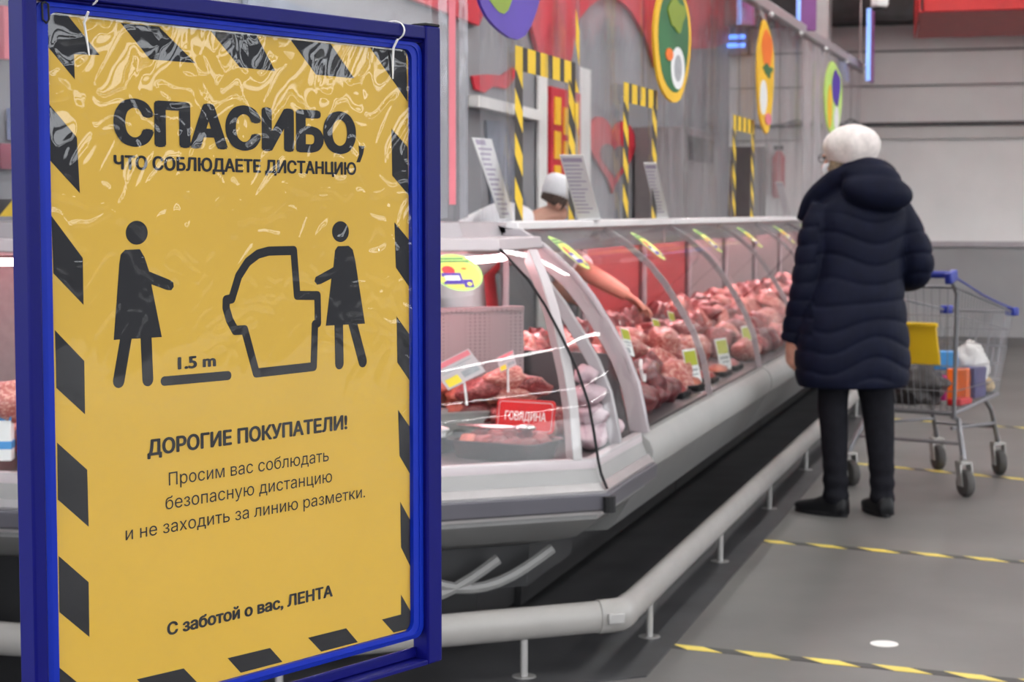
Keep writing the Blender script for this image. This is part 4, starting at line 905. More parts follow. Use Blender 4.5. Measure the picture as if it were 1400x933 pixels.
# round red board with a pale mark behind the heap
p = hit(990, 462, 0, -1.55); t = thing('round_price_board', 'round red board with pale band standing behind the second price card', 'sign', p)
nn = (Vector((0, 0, CAMH)) - p).normalized(); uu = Vector((0, 0, 1)).cross(nn).normalized(); vv = nn.cross(uu)
mb = MB(); mb.prism([p + uu * .055 * math.cos(k * math.pi / 14) + vv * .05 * math.sin(k * math.pi / 14) for k in range(28)], nn * -.004); mb.build('disc', M['tag_red'], t, smooth=0)
mb = MB(); mb.prism([p + nn * .001 + uu * a + vv * b for a, b in ((-.03, -.012), (.0, -.02), (.035, .012), (.03, .022), (-.002, -.006), (-.028, .0))], nn * .001); mb.build('pale_band', M['pinkwhite'], t, smooth=0)
mb = MB(); mb.tube([p - vv * .04 - nn * .004, p - vv * .04 - nn * .006 - Vector((0, 0, .09))], .004, 6); mb.build('stalk', M['white'], t)
# a stacking hook of white plastic by the dark beef
p = hit(874, 505, 0, -1.33); mb = MB(); mb.tube([p + Vector((0, .02, .03)), p + Vector((.005, 0, 0)), p + Vector((.01, .015, -.04)), p + Vector((.012, .03, -.045)), p + Vector((.01, .04, -.02))], .006, 8)
tag(mb.build('white_clip', M['white'], None), 'white hooked clip stuck in the dark beef near the end panel', 'clip')

# ---- near unit
def NP(px, py, s): t_, z = near_hit(px, py, s); return near(t_, s, z)
# steel tray with meat in front
a = hit(610, 627, 2, .584); c = hit(728, 636, 2, .584); du = (c - a).normalized(); dv = Vector((-du.y, du.x, 0)); ln = (c - a).length; wdt = .19
tray = thing('steel_tray', 'stainless tray of cut meat lying right behind the corner glass', 'tray', a)
def rr_ring(o, l, w_, inset, z, r=.035):
    return [o + du * x + dv * y + Vector((0, 0, z)) for x, y in round_rect(inset, l - inset, inset, w_ - inset, r, 4)]
mb = MB(); rings = [rr_ring(a, ln, wdt, .012, .0), rr_ring(a, ln, wdt, .0, .052), rr_ring(a, ln, wdt, -.010, .054), rr_ring(a, ln, wdt, -.010, .057), rr_ring(a, ln, wdt, .004, .055), rr_ring(a, ln, wdt, .016, .004)]
mb.loft(rings); mb.build('tray_body', M['tray'], tray, smooth=50)
for i in range(5):
    for j in range(2):
        put_meat(a + du * (.045 + (ln - .09) * i / 4) + dv * (.06 + .07 * j) + Vector((0, 0, .040 + .010 * (j == 1))), (ln * .12, .038, .028), random.choice(['meat', 'meat_dark', 'meat_dark', 'slice']), 'chunk of cut beef lying in the front steel tray', 'beef chunks in the steel tray', tilt=.2, name='beef_chunk')
a2 = a - du * (ln + .03) + dv * .02
tr2 = thing('steel_tray', 'stainless tray half hidden behind the sign post', 'tray', a2)
mb = MB(); rings = [rr_ring(a2, ln, wdt, .012, .0), rr_ring(a2, ln, wdt, .0, .052), rr_ring(a2, ln, wdt, -.010, .054), rr_ring(a2, ln, wdt, -.010, .057), rr_ring(a2, ln, wdt, .004, .055), rr_ring(a2, ln, wdt, .016, .004)]
mb.loft(rings); mb.build('tray_body', M['tray'], tr2, smooth=50)
# tongs lying across
tg = thing('steel_tongs', 'steel serving tongs lying on the tray in the corner counter', 'tongs', a + Vector((0, 0, .09)))
q0 = a + dv * .10 + du * (-.02) + Vector((0, 0, .088)); q1 = q0 + du * .19 + dv * .02 + Vector((0, 0, .0))
for sgn in (-1, 1):
    mb = MB(); side = dv * .012 * sgn; pts_ = [q0, q0 + (q1 - q0) * .3 + side, q0 + (q1 - q0) * .7 + side * 1.8, q1 + side * .7]
    mb.tube(pts_, [.006, .008, .009, .006], 8, flat=.4); mb.ell(q1 + du * .025 + side * .6, (.035, .018, .010), 12, 6, q=Matrix.Rotation(math.atan2(du.y, du.x), 3, 'Z')); mb.build('tong_arm', M['steel'], tg)
# red plate with the word for beef
def TP(px, py, back):
    r = ray(px, py); o = Vector((0, 0, CAMH)); q = a + dv * back; return o + r * ((q - o).dot(dv) / r.dot(dv))
pl, pr = TP(677, 589, .215), TP(756, 586, .215); zt = TP(700, 546, .215).z; wv = (pr - pl); wv.z = 0; z0 = min(pl.z, pr.z); hh = zt - z0
pl = Vector((pl.x, pl.y, z0)); plate = thing('name_plate', 'red rounded plate with white lettering behind the steel tray', 'sign', pl)
ww = wv.length; uu = wv.normalized(); out = Vector((uu.y, -uu.x, 0)); lean = Vector((0, 0, 1)) - out * .18; lean.normalize()
at = lambda u, v, l: pl + uu * u + lean * v + out * l
mb = MB(); mb.prism([at(u, v, 0) for u, v in round_rect(0, ww, 0, hh, .014)], out * -.004); mb.build('plate', M['tag_red'], plate, smooth=0)
mb = MB(); o_, i_ = round_rect(.006, ww - .006, .005, hh - .006, .011), round_rect(.0085, ww - .0085, .0075, hh - .0085, .009); n = len(o_)
mb.add([at(*p, .0006) for p in o_] + [at(*p, .0006) for p in i_], [(k, (k + 1) % n, n + (k + 1) % n, n + k) for k in range(n)]); mb.build('white_border', M['pinkwhite'], plate, smooth=0)
mb = MB(); write(mb, 'ГОВЯДИНА', at, ww * .15, ww * .86, hh * .36, hh * .28, .018, lift=.0008); mb.build('lettering', M['paper'], plate, smooth=0)
mb = MB(); mb.box(pl + uu * ww * .5 + Vector((0, 0, -.02)) - out * .012, (.05, .03, .05), rz=math.atan2(uu.y, uu.x)); mb.build('stand', M['tag_red'], plate, bevel=.004)
# pale troughs behind
for k, (px, py, s, l, lab) in enumerate(((625, 566, .52, .24, 'long pale trough behind the tongs in the corner counter'), (598, 590, .40, .07, 'small white tub beside the sign post in the corner counter'))):
    p = NP(px, py, s); t = thing('food_tub', lab, 'tub', (p.x, p.y, .587)); mb = MB()
    A_ = Vector((p.x, p.y, .587)) - DA * l / 2; wd = .10
    ring = lambda ins, z: [A_ + DA * x + NI * y + Vector((0, 0, z)) for x, y in round_rect(ins, l - ins, ins, wd - ins, .02, 4)]
    h_ = p.z - .587; mb.loft([ring(.012, 0), ring(0, h_), ring(-.006, h_ + .001), ring(-.006, h_ + .006), ring(.006, h_ + .004), ring(.016, .006)]); mb.build('tub_body', M['white'] if k else M['case_grey'], t, smooth=50)
# heap of meat at the back
labn = 'slab of reddish meat stacked at the back of the corner counter'
for j, s in enumerate((.44, .53, .62, .71)):
    for i in range(10):
        t_ = .22 + i * .098 + random.uniform(-.01, .01)
        for lv in range(1 + (j >= 1) + (j >= 2)):
            if (near(t_, s, 0) - V3(a)).dot(dv) < .30: continue
            key = random.choice(['slice', 'meat', 'meat_dark', 'slice', 'pork' if j < 2 else 'slice'])
            put_meat(near(t_, s, .612 + .045 * lv + .014 * j + .01 * random.random()), (.058, .052, .03), key, labn, 'meat slabs at the back of the corner counter', rz=.66 + random.uniform(-.3, .3), tilt=.25, name='meat_slab')
for i, (px, py) in enumerate(((655, 545), (690, 530), (722, 540), (700, 552))):
    put_meat(NP(px, py - 12, .56), (.08, .05, .035), 'pork' if i % 2 else 'meat', 'large reddish slab of meat above the red plate', 'large slabs above the red plate', rz=.66, tilt=.2, name='meat_slab')
p = NP(613, 534, .34); e = NP(664, 508, .34) - p; price_tag(p, e, Vector((-.3, 0, 0)) * .08 + NP(600, 512, .36) - p + Vector((0, 0, .02)), 'pink headed price card tilted beside the sign post in the corner counter', 'pink')
p = NP(684, 510, .50); e = NP(706, 499, .50) - p; price_tag(p, e, NP(679, 494, .52) - p + Vector((0, 0, .01)), 'small pink headed price card among the back slabs of the corner counter', 'pink')
# wrapped pouches in the short side of the corner unit
for k, (dx, y, z, sx, sy, sz) in enumerate(((-.13, 5.30, .625, .058, .075, .038), (-.135, 5.31, .690, .056, .07, .036), (-.14, 5.29, .752, .05, .062, .034), (-.15, 5.31, .808, .038, .05, .03), (-.13, 5.46, .625, .058, .07, .038))):
    o = mesh_from('wrapped_pouch', LUMP[k][0], LUMP[k][1], M['bag']); ob = bpy.data.objects.new('wrapped_pouch', o); COL.objects.link(ob); ob.location = (X0 + dx, y, z); ob.scale = (sx, sy, sz)
    tag(ob, 'pale pink wrapped pouch stacked behind the short side of the corner counter', 'pouch', 'wrapped pouches in the corner counter')
for k in range(9):
    put_meat((X0 - .30 - .10 * (k % 3), 5.30 + .10 * (k // 3), .64 + .02 * (k % 3)), (.055, .06, .045), random.choice(['meat', 'pork', 'meat_dark']), 'piece of red meat behind the wrapped pouches of the corner counter', 'red meat behind the pouches', tilt=.2)
# ---- left unit
for i in range(16):
    x = -3.75 + .125 * i
    put_meat((x, P0.y + .30 + .12 * (i % 2), .655), (.065, .06, .05), random.choice(['pork', 'meat', 'pork']), 'piece of pink meat in the counter left of the sign', 'meat in the left counter', tilt=.2)
p = hit(14, 548, 1, P0.y + .22); put_meat((p.x, p.y, p.z), (.07, .06, .055), 'pork', 'round pale pink meat just left of the sign post', None, name='pork_joint')
p = hit(6, 530, 1, P0.y + .20); t = thing('milk_carton', 'blue and white pack at the left edge in the left counter', 'food pack', (p.x, p.y, .61))
mb = MB(); mb.box((p.x - .02, p.y, .70), (.075, .06, .18), rz=.4); mb.build('carton', M['white'], t, bevel=.004)
for z in (.655, .735):
    mb = MB(); mb.box((p.x - .02, p.y, z), (.077, .062, .022), rz=.4); mb.build('blue_stripe', M['pack_blue'], t, smooth=0)

# ================================================================ FLOOR MARKINGS
for k, (a, c, lab) in enumerate((((-1.06, 5.305), (1.2, 5.01), 'yellow and black floor tape nearest the camera'), ((-1.08, 7.125), (1.4, 6.71), 'yellow and black floor tape behind the woman\'s heels'),
                                 ((-.95, 9.48), (1.6, 8.46), 'yellow and black floor tape running under the cart wheels'), ((-.95, 11.60), (1.8, 10.70), 'yellow and black floor tape farthest down the aisle'))):
    a, c = Vector((*a, .001)), Vector((*c, .001)); d = (c - a); mb = MB()
    hazard_strip(mb, a, d, Vector((d.y, -d.x, 0)), d.length, .05, .205, slant=.075, ki=0, yi=1, duty=.46, start=.10, thick=-.0008)
    tag(mb.build('floor_tape', [M['tape_fk'], M['tape_fy']], None, smooth=0), lab, 'floor tape')
mb = MB(); p = hit(1209, 881, 2, 0); mb.prism([(p.x + .042 * math.cos(k * math.pi / 14), p.y + .042 * math.sin(k * math.pi / 14), .0006) for k in range(28)], (0, 0, .0008))
tag(mb.build('floor_dot', M['band'], None, smooth=0), 'round pale dot stuck on the floor beyond the nearest tape', 'floor sticker')

# ================================================================ CEILING LAMPS
for x, lab in ((-2.4, 'above the space behind the counter'), (-.6, 'above the foot rail'), (2.6, 'above the tape lines'), (5.8, 'right of the aisle'), (9.0, 'far to the right of the aisle')):
    t = thing('ceiling_lamp', 'long white linear ceiling lamp ' + lab, 'lamp', (x, 4, 4.3))
    mb = MB(); mb.box((x, 4, 4.36), (.16, 26, .06)); mb.build('lamp_body', M['white'], t, bevel=.01)
    mb = MB(); mb.box((x, 4, 4.325), (.05, 25.8, .02)); mb.build('diffuser', M['lamp'], t, smooth=0)
    for y in (-8, -3, 2, 7, 12, 16):
        mb = MB(); mb.tube([(x, y, 4.38), (x, y, 4.61)], .006, 6); mb.build('hanger_rod', M['post'], t)
# ================================================================ PEOPLE
def bent(pts, n=4):
    """smooth a polyline of (x, y, z, r...) keys"""
    out = []
    for k in range(len(pts) - 1):
        p0 = pts[max(k - 1, 0)]; p1 = pts[k]; p2 = pts[k + 1]; p3 = pts[min(k + 2, len(pts) - 1)]
        for i in range(n):
            t = i / n; out.append([.5 * (2 * b + (c - a) * t + (2 * a - 5 * b + 4 * c - d) * t * t + (3 * b - a - 3 * c + d) * t ** 3) for a, b, c, d in zip(p0, p1, p2, p3)])
    out.append(list(pts[-1])); return out
def limb(mb, keys, seg=16, n=5, flat=1.0):
    q = bent(keys, n); mb.tube([k[:3] for k in q], [k[3] for k in q], seg, flat=flat)
def trunk(mb, keys, seg=28, n=4, pw=2.3):
    """keys (z, cx, cy, rx, ry): stacked superellipses"""
    rings = []
    for z, cx, cy, rx, ry in bent(keys, n):
        ring = []
        for i in range(seg):
            a = 2 * math.pi * i / seg; c, s_ = math.cos(a), math.sin(a); ring.append(Vector((cx + rx * math.copysign(abs(c) ** (2 / pw), c), cy + ry * math.copysign(abs(s_) ** (2 / pw), s_), z)))
        rings.append(ring)
    mb.loft(rings)
def head(mb, c, q, s=1.0):
    """skull, jaw, nose, lips, ears; q turns the face (+Y is forward)"""
    P = lambda x, y, z: Vector(c) + q @ Vector((x * s, y * s, z * s))
    mb.ell(P(0, -.008, .03), (.074 * s, .092 * s, .085 * s), 24, 16, q=q); mb.ell(P(0, .022, -.042), (.056 * s, .064 * s, .068 * s), 20, 12, q=q)
    mb.ell(P(0, .065, -.085), (.028 * s, .022 * s, .022 * s), 14, 8, q=q)
    limb(mb, [(*P(0, .083, .022), .008 * s), (*P(0, .098, -.005), .011 * s), (*P(0, .104, -.018), .014 * s), (*P(0, .092, -.028), .010 * s)], 10, 3)
    for sx in (-1, 1):
        mb.ell(P(sx * .076, -.012, -.01), (.011 * s, .022 * s, .032 * s), 10, 8, q=q); mb.ell(P(sx * .034, .066, -.022), (.024 * s, .02 * s, .02 * s), 12, 8, q=q)
        mb.ell(P(sx * .032, .080, .034), (.022 * s, .010 * s, .008 * s), 10, 6, q=q)
    mb.ell(P(0, .085, -.053), (.022 * s, .010 * s, .007 * s), 10, 6, q=q); mb.ell(P(0, .083, -.064), (.020 * s, .010 * s, .008 * s), 10, 6, q=q)
def hand(mb, wrist, fwd, palm_n, curl=.35, s=1.0, side=1, spread=.1):
    """palm with five fingers; fwd runs from wrist to fingertips, palm_n out of the palm, side = +1 thumb on fwd x palm_n"""
    f = Vector(fwd).normalized(); n = Vector(palm_n); n = (n - f * n.dot(f)).normalized(); t = f.cross(n) * side; w_ = Vector(wrist)
    q = Matrix((t, f, n)).transposed()
    mb.ell(w_ + f * .045 * s, (.040 * s, .052 * s, .015 * s), 16, 10, q=q); mb.ell(w_ + f * .005 * s, (.028 * s, .03 * s, .019 * s), 14, 8, q=q)
    for k, (off, ln) in enumerate(((.028, .070), (.0095, .079), (-.009, .073), (-.027, .058))):
        p = w_ + f * .078 * s + t * off * s; d = (f + t * off * spread / .03).normalized(); keys = [(*(p - d * .012 * s), .0085 * s)]; ang = 0
        for j, fr in enumerate((.45, .32, .23)):
            ang += curl * (.6 + .3 * j); dd = d * math.cos(ang) + n * math.sin(ang); p = p + dd * ln * fr * s; keys.append((*p, (.0082 - .0008 * j) * s))
        limb(mb, keys, 10, 3)
    p = w_ + f * .022 * s + t * .030 * s; keys = [(*(p - t * .01 * s), .012 * s)]
    for j, (a, b, c_) in enumerate(((.85, .5, .25), (.45, .85, .35), (.2, .9, .45))):
        p = p + (t * a + f * b + n * c_).normalized() * .027 * s; keys.append((*p, (.0105 - .001 * j) * s))
    limb(mb, keys, 10, 3)
def rot(yaw=0, pitch=0, roll=0): return Matrix.Rotation(yaw, 3, 'Z') @ Matrix.Rotation(pitch, 3, 'X') @ Matrix.Rotation(roll, 3, 'Y')

# ---- the woman in the navy coat
wpos = hit(1163, 705, 2, 0); wom = thing('person', 'woman in long navy quilted coat and pale beret standing with her back turned', 'person', wpos, R(17))
def B(mb, name, m, **k): return mb.build(name, m, wom, world=False, **k)
hq = rot(R(52), R(-6)); hc = (-.035, .03, 1.515)
mb = MB(); head(mb, hc, hq); limb(mb, [(-.01, -.0, 1.46, .055), (.01, -.01, 1.40, .056), (.02, -.01, 1.32, .07)], 16)
trunk(mb, [(.84, .005, 0, .16, .10), (.98, .01, 0, .155, .10), (1.10, .015, 0, .14, .095), (1.25, .025, 0, .16, .10), (1.33, .03, 0, .15, .08), (1.385, .02, 0, .07, .06)])
limb(mb, [(-.12, 0, 1.31, .045), (-.185, -.01, 1.12, .042), (-.205, -.01, 1.02, .038), (-.235, .03, .86, .033), (-.252, .055, .765, .026)])
hand(mb, (-.254, .06, .760), (-.06, .10, -1), (.9, .3, 0), .30, .95, side=1)
limb(mb, [(.17, 0, 1.31, .045), (.265, -.01, 1.12, .042), (.285, .0, 1.05, .038), (.25, .18, 1.01, .033), (.205, .36, 1.02, .026)])
hand(mb, (.203, .37, 1.025), (-.05, 1, .10), (0, 0, -1), .75, .95, side=-1)
limb(mb, [(-.08, 0, .84, .085), (-.078, .01, .50, .055), (-.072, -.01, .30, .05), (-.066, -.015, .07, .038)]); limb(mb, [(.085, 0, .84, .085), (.108, .01, .50, .055), (.122, -.01, .30, .05), (.134, -.015, .07, .038)])
body = remesh(B(mb, 'body', M['skin']), .0045, 3)
mb = MB()
trunk(mb, [(.555, .004, .02, .228, .165), (.60, .003, .02, .243, .175), (.72, .0, .01, .243, .170), (.85, .002, 0, .225, .155), (1.0, .015, 0, .195, .14), (1.10, .025, 0, .186, .132), (1.22, .03, 0, .198, .13), (1.31, .034, -.002, .192, .118), (1.375, .034, 0, .145, .10), (1.43, .02, 0, .085, .08)], 36)
limb(mb, [(-.125, 0, 1.315, .062), (-.172, -.01, 1.21, .066), (-.195, -.01, 1.08, .064), (-.215, .0, .95, .060), (-.235, .03, .85, .055), (-.252, .056, .750, .051)], 20)
limb(mb, [(.165, 0, 1.325, .068), (.225, -.01, 1.22, .068), (.268, -.012, 1.12, .066), (.275, .02, 1.045, .064), (.25, .14, 1.01, .057), (.212, .30, 1.005, .050)], 20)
mb.ell((.07, -.115, 1.385), (.152, .082, .080), 24, 14, q=rot(0, R(-14), R(10)))
mb.ell((.05, -.10, 1.45), (.125, .060, .055), 24, 14, q=rot(0, R(-20), R(8)))
limb(mb, [(.135, .04, 1.40, .045), (.12, -.03, 1.45, .055), (.04, -.085, 1.475, .055), (-.05, -.04, 1.455, .052), (-.12, .02, 1.40, .050), (-.175, .06, 1.34, .042), (-.218, .085, 1.265, .018)], 16, 6)
def quilt(p):
    if p.z > 1.31 or p.z < .57: return 0
    x = p.x - .03; sl = abs(p.x) > .0 and (p.x < -.165 - (1.3 - p.z) * .05 and p.z > .76)
    v = (p.z + .02 * mnoise.noise(Vector((p.x * 3, p.y * 3, p.z * 2.5))) + (.0 if sl else .034 * min(max((p.z - .92) / .15, -1), .8) * math.cos(min(abs(x - .03) / .20, 1.25) * math.pi) - .03 * x)) / (.075 if sl else .088)
    fr = v - math.floor(v); fade = min(1, (1.31 - p.z) / .05, (p.z - .57) / .03)
    return (-.0050 * math.exp(-((fr - .5) / .09) ** 2) + .0014 * math.cos((fr) * 2 * math.pi)) * fade
remesh(B(mb, 'quilted_coat', M['navy']), .008, 4, quilt)
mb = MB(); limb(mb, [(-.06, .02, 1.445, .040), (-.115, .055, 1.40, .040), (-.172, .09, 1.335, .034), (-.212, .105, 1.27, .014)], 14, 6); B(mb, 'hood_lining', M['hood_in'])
mb = MB()
limb(mb, [(-.07, 0, .70, .095), (-.078, .005, .56, .070), (-.080, .01, .48, .064), (-.076, -.005, .34, .058), (-.070, -.01, .20, .053), (-.067, -.008, .105, .054), (-.066, -.006, .055, .052)], 20)
limb(mb, [(.085, 0, .70, .098), (.098, .005, .56, .080), (.110, .01, .48, .071), (.120, -.005, .34, .062), (.128, -.01, .20, .054), (.133, -.008, .105, .052), (.134, -.006, .055, .050)], 20)
mb.ell((.005, 0, .72), (.16, .11, .10))
def crease(p): return .003 * math.sin(p.z * 95 + 4 * p.x) * max(0, min(1, (.30 - p.z) / .15)) + .002 * mnoise.noise(p * 14)
remesh(B(mb, 'trousers', M['trouser']), .007, 3, crease)
def shoe(hx, hy, ang):
    q = rot(ang); mb = MB(); P = lambda x, y, z: Vector((hx, hy, 0)) + q @ Vector((x, y, z)); rings = []
    for y, w_, h, z0 in ((-.055, .022, .05, .012), (-.048, .034, .085, .006), (.0, .040, .098, .006), (.05, .041, .085, .006), (.10, .045, .062, .006), (.15, .043, .048, .008), (.185, .032, .036, .012), (.205, .012, .020, .018)):
        rings.append([P(w_ * math.cos(a), y, z0 + (h if math.sin(a) > 0 else .012) * (.5 + .5 * math.sin(a)) if True else 0) for a in [2 * math.pi * i / 16 for i in range(16)]])
    mb.loft(rings); s_ = B(mb, 'shoe', M['shoe'], smooth=60)
    mb = MB(); mb.loft([[P(w_ * 1.06 * math.cos(a), y0 + l * math.sin(a), z) for a in [2 * math.pi * i / 24 for i in range(24)]] for z, w_, y0, l in ((0, .043, .075, .132), (.016, .043, .075, .132))]); o = mb.build('sole', M['black'], s_, world=False)
shoe(-.066, -.01, R(46)); shoe(.135, -.01, R(8))
# beret, hair, mask
mb = MB(); rings = []
for z, r_, wob in ((1.498, .088, .0), (1.510, .100, .0), (1.528, .106, .01), (1.548, .116, .03), (1.572, .1225, .04), (1.597, .120, .045), (1.620, .110, .04), (1.642, .090, .035), (1.658, .062, .02), (1.668, .03, .01), (1.671, .006, 0)):
    k = (z - 1.5) / .17; rings.append([Vector((-.022 + .012 * k + r_ * .97 * (1 + 1.7 * wob * math.sin(7 * a + 3 * k) * .6) * math.cos(a), .012 - .015 * k + r_ * (1 + 1.7 * wob * math.sin(7 * a + 3 * k) * .6) * math.sin(a), z - .02 * math.cos(a) * (1 - k) * .6 + .0)) for a in [2 * math.pi * i / 54 for i in range(54)]])
mb.loft(rings); B(mb, 'knit_beret', M['knit'], smooth=180)
mb = MB()
for k in range(26):
    a = R(-150) + R(200) * k / 25; r_ = .083; p = Vector((-.03 + r_ * math.cos(a), .02 + r_ * math.sin(a) * .95, 1.515)); mb.tube([p, p + Vector((.006 * math.cos(a), .006 * math.sin(a), -.03)), p + Vector((.010 * math.cos(a), .006 * math.sin(a), -.055 - .012 * (k % 3)))], [.010, .010, .004], 6)
B(mb, 'hair', M['hair'])
mb = MB(); P = lambda x, y, z: Vector(hc) + hq @ Vector((x, y, z)); rings = []
for z, y, wx in ((.0, .100, .060), (-.02, .112, .068), (-.05, .108, .066), (-.085, .092, .052), (-.10, .075, .04)):
    rings.append([P(wx * t, y - .055 * abs(t) ** 2.0, z) for t in [i / 6 - 1 for i in range(13)]])
mb.loft(rings, caps=False, closed=False); o = B(mb, 'face_mask', M['mask'], smooth=180); so = o.modifiers.new('thick', 'SOLIDIFY'); so.thickness = .003
mb = MB(); mb.tube([P(.062, .06, -.02), P(.072, .02, -.005), P(.078, -.01, .015)], .0018, 6); mb.tube([P(-.062, .06, -.02), P(-.072, .02, -.005), P(-.078, -.01, .015)], .0018, 6); B(mb, 'mask_strap', M['mask'])
mb = MB()
for sx in (-1, 1):
    ring = [P(sx * .034 + .026 * math.cos(a), .096, .022 + .017 * math.sin(a)) for a in [2 * math.pi * i / 18 for i in range(19)]]; mb.tube(ring, .002, 6); mb.tube([P(sx * .060, .094, .026), P(sx * .078, .01, .02)], .002, 6)
mb.tube([P(-.008, .098, .026), P(.008, .098, .026)], .002, 6); B(mb, 'eyeglasses', M['black'])

# ---- the seller leaning over the counter
hd = hit(769, 279, 0, -2.22); sel = thing('person', 'counter worker in white cap and coat leaning over the counter and reaching into it', 'person', (hd.x - .45, hd.y - .1, 0), 0)
def S(mb, name, m, **k): return mb.build(name, m, sel, **k)
fx = Vector((.96, .28, 0)); sx_ = Vector((-.28, .96, 0))       # facing and left
hp = hd - fx * .50; hp.z = 0
q = rot(math.atan2(-fx.x, fx.y), R(-32))
nk = hd - fx * .12 + Vector((0, 0, -.085)); hipz = .92
shR = hit(748, 326, 0, -2.22); shL = nk + sx_ * .16 - fx * .08 + Vector((0, 0, -.04))
el = hit(803, 372, 0, -1.98); wr = hit(857, 404, 0, -1.80); tip = hit(892, 430, 0, -1.70)
mb = MB(); head(mb, hd, q, .98); limb(mb, [(*(hd - fx * .02 + Vector((0, 0, -.05))), .055), (*nk, .058), (*(nk - fx * .05 - Vector((0, 0, .06))), .075)], 16)
ch = nk - fx * .15 - Vector((0, 0, .07)); mb.ell(ch, (.11, .17, .12)); limb(mb, [(*ch, .12), (*(hp + Vector((0, 0, 1.02))), .13), (*(hp + Vector((0, 0, .90))), .14)], 20)
for sg in (-1, 1):
    h_ = hp + sx_ * .09 * sg; limb(mb, [(h_.x, h_.y, .88, .09), (h_.x + .03, h_.y, .48, .06), (h_.x, h_.y, .08, .042)]); mb.ell((h_.x + .06, h_.y + .02, .035), (.12, .045, .035))
limb(mb, [(*shR, .052), (*((shR + el) / 2 - Vector((0, 0, .015))), .048), (*el, .043), (*((el + wr) / 2), .040), (*wr, .029)], 16)
hand(mb, wr, tip - wr, (-.2, -.2, -1), .25, 1.0, side=-1, spread=.25)
lel = shL + Vector((.12, .1, -.25)); limb(mb, [(*shL, .05), (*lel, .042), (*(lel + Vector((.16, .0, -.10))), .030)]); hand(mb, lel + Vector((.165, 0, -.10)), (1, 0, -.5), (0, 0, -1), .4, .95)
remesh(S(mb, 'body', M['skin']), .005, 3)
mb = MB()
limb(mb, [(*(nk - fx * .02 - Vector((0, 0, .045))), .085), (*(ch + Vector((0, 0, .02))), .150), (*(hp + Vector((0, 0, 1.06))), .155), (*(hp + Vector((0, 0, .90))), .17), (*(hp + Vector((0, 0, .70))), .18)], 24)
mb.ell(ch + Vector((0, 0, .055)) - fx * .03, (.12, .21, .10)); mb.ell(shR - fx * .02, (.075, .075, .07)); mb.ell(shL, (.075, .08, .075))
limb(mb, [(*shR, .068), (*((shR + el) / 2 - Vector((0, 0, .012))), .064), (*(el * .9 + shR * .1), .060)], 18); limb(mb, [(*shL, .066), (*lel, .058)], 18)
remesh(S(mb, 'white_coat', M['cotton']), .008, 3, lambda p: .004 * mnoise.noise(p * 9))
mb = MB()
for sg in (-1, 1):
    h_ = hp + sx_ * .09 * sg; limb(mb, [(h_.x, h_.y, .90, .105), (h_.x + .03, h_.y, .48, .085), (h_.x, h_.y, .09, .075)])
S(mb, 'white_trousers', M['cotton'], smooth=60)
mb = MB(); rings = []
for z, rx, o in ((1.08, .10, .165), (1.0, .15, .175), (.85, .17, .19), (.6, .19, .20), (.45, .19, .20)):
    c_ = hp + fx * (o if z < 1.02 else .26); rings.append([Vector((c_.x, c_.y, z)) + sx_ * rx * t - fx * .05 * t * t for t in [i / 6 - 1 for i in range(13)]])
mb.loft(rings, caps=False, closed=False); o = S(mb, 'apron', M['apron'], smooth=180); so = o.modifiers.new('thick', 'SOLIDIFY'); so.thickness = .004
mb = MB(); rings = []
for y, r_ in ((-.010, .088), (.012, .096), (.035, .099), (.060, .096), (.080, .080), (.094, .055), (.101, .025), (.103, .006)):
    rings.append([hd + q @ Vector((r_ * .92 * (1 + .025 * math.sin(7 * a) * (y > .02)) * math.cos(a), -.012 - y * .25 + r_ * 1.12 * math.sin(a), .030 + y + .035 * math.sin(a) * (1 if y < .03 else .3))) for a in [2 * math.pi * i / 36 for i in range(36)]])
mb.loft(rings); S(mb, 'white_cap', M['cotton'], smooth=180)
mb = MB()
for k in range(22):
    a = R(170) + R(200) * k / 21; p = lambda r_, z: hd + q @ Vector((r_ * math.cos(a) * .9, -.012 + r_ * 1.08 * math.sin(a), z)); mb.tube([p(.082, .03), p(.086, .0), p(.080, -.03)], [.012, .013, .006], 6)
S(mb, 'hair', M['hair2'])
mb = MB(); P2 = lambda x, y, z: hd + q @ Vector((x, y, z)); rings = []
for z, y, wx in ((-.0, .100, .058), (-.02, .112, .066), (-.05, .108, .066), (-.085, .092, .052), (-.10, .075, .04)): rings.append([P2(wx * t, y - .055 * abs(t) ** 2, z) for t in [i / 6 - 1 for i in range(13)]])
mb.loft(rings, caps=False, closed=False); o = S(mb, 'face_mask', M['bluemask'], smooth=180); so = o.modifiers.new('thick', 'SOLIDIFY'); so.thickness = .003
mb = MB(); [mb.tube([P2(sg * .062, .06, -.02), P2(sg * .074, .02, -.005), P2(sg * .08, -.012, .012)], .0018, 6) for sg in (-1, 1)]; S(mb, 'mask_strap', M['mask'])

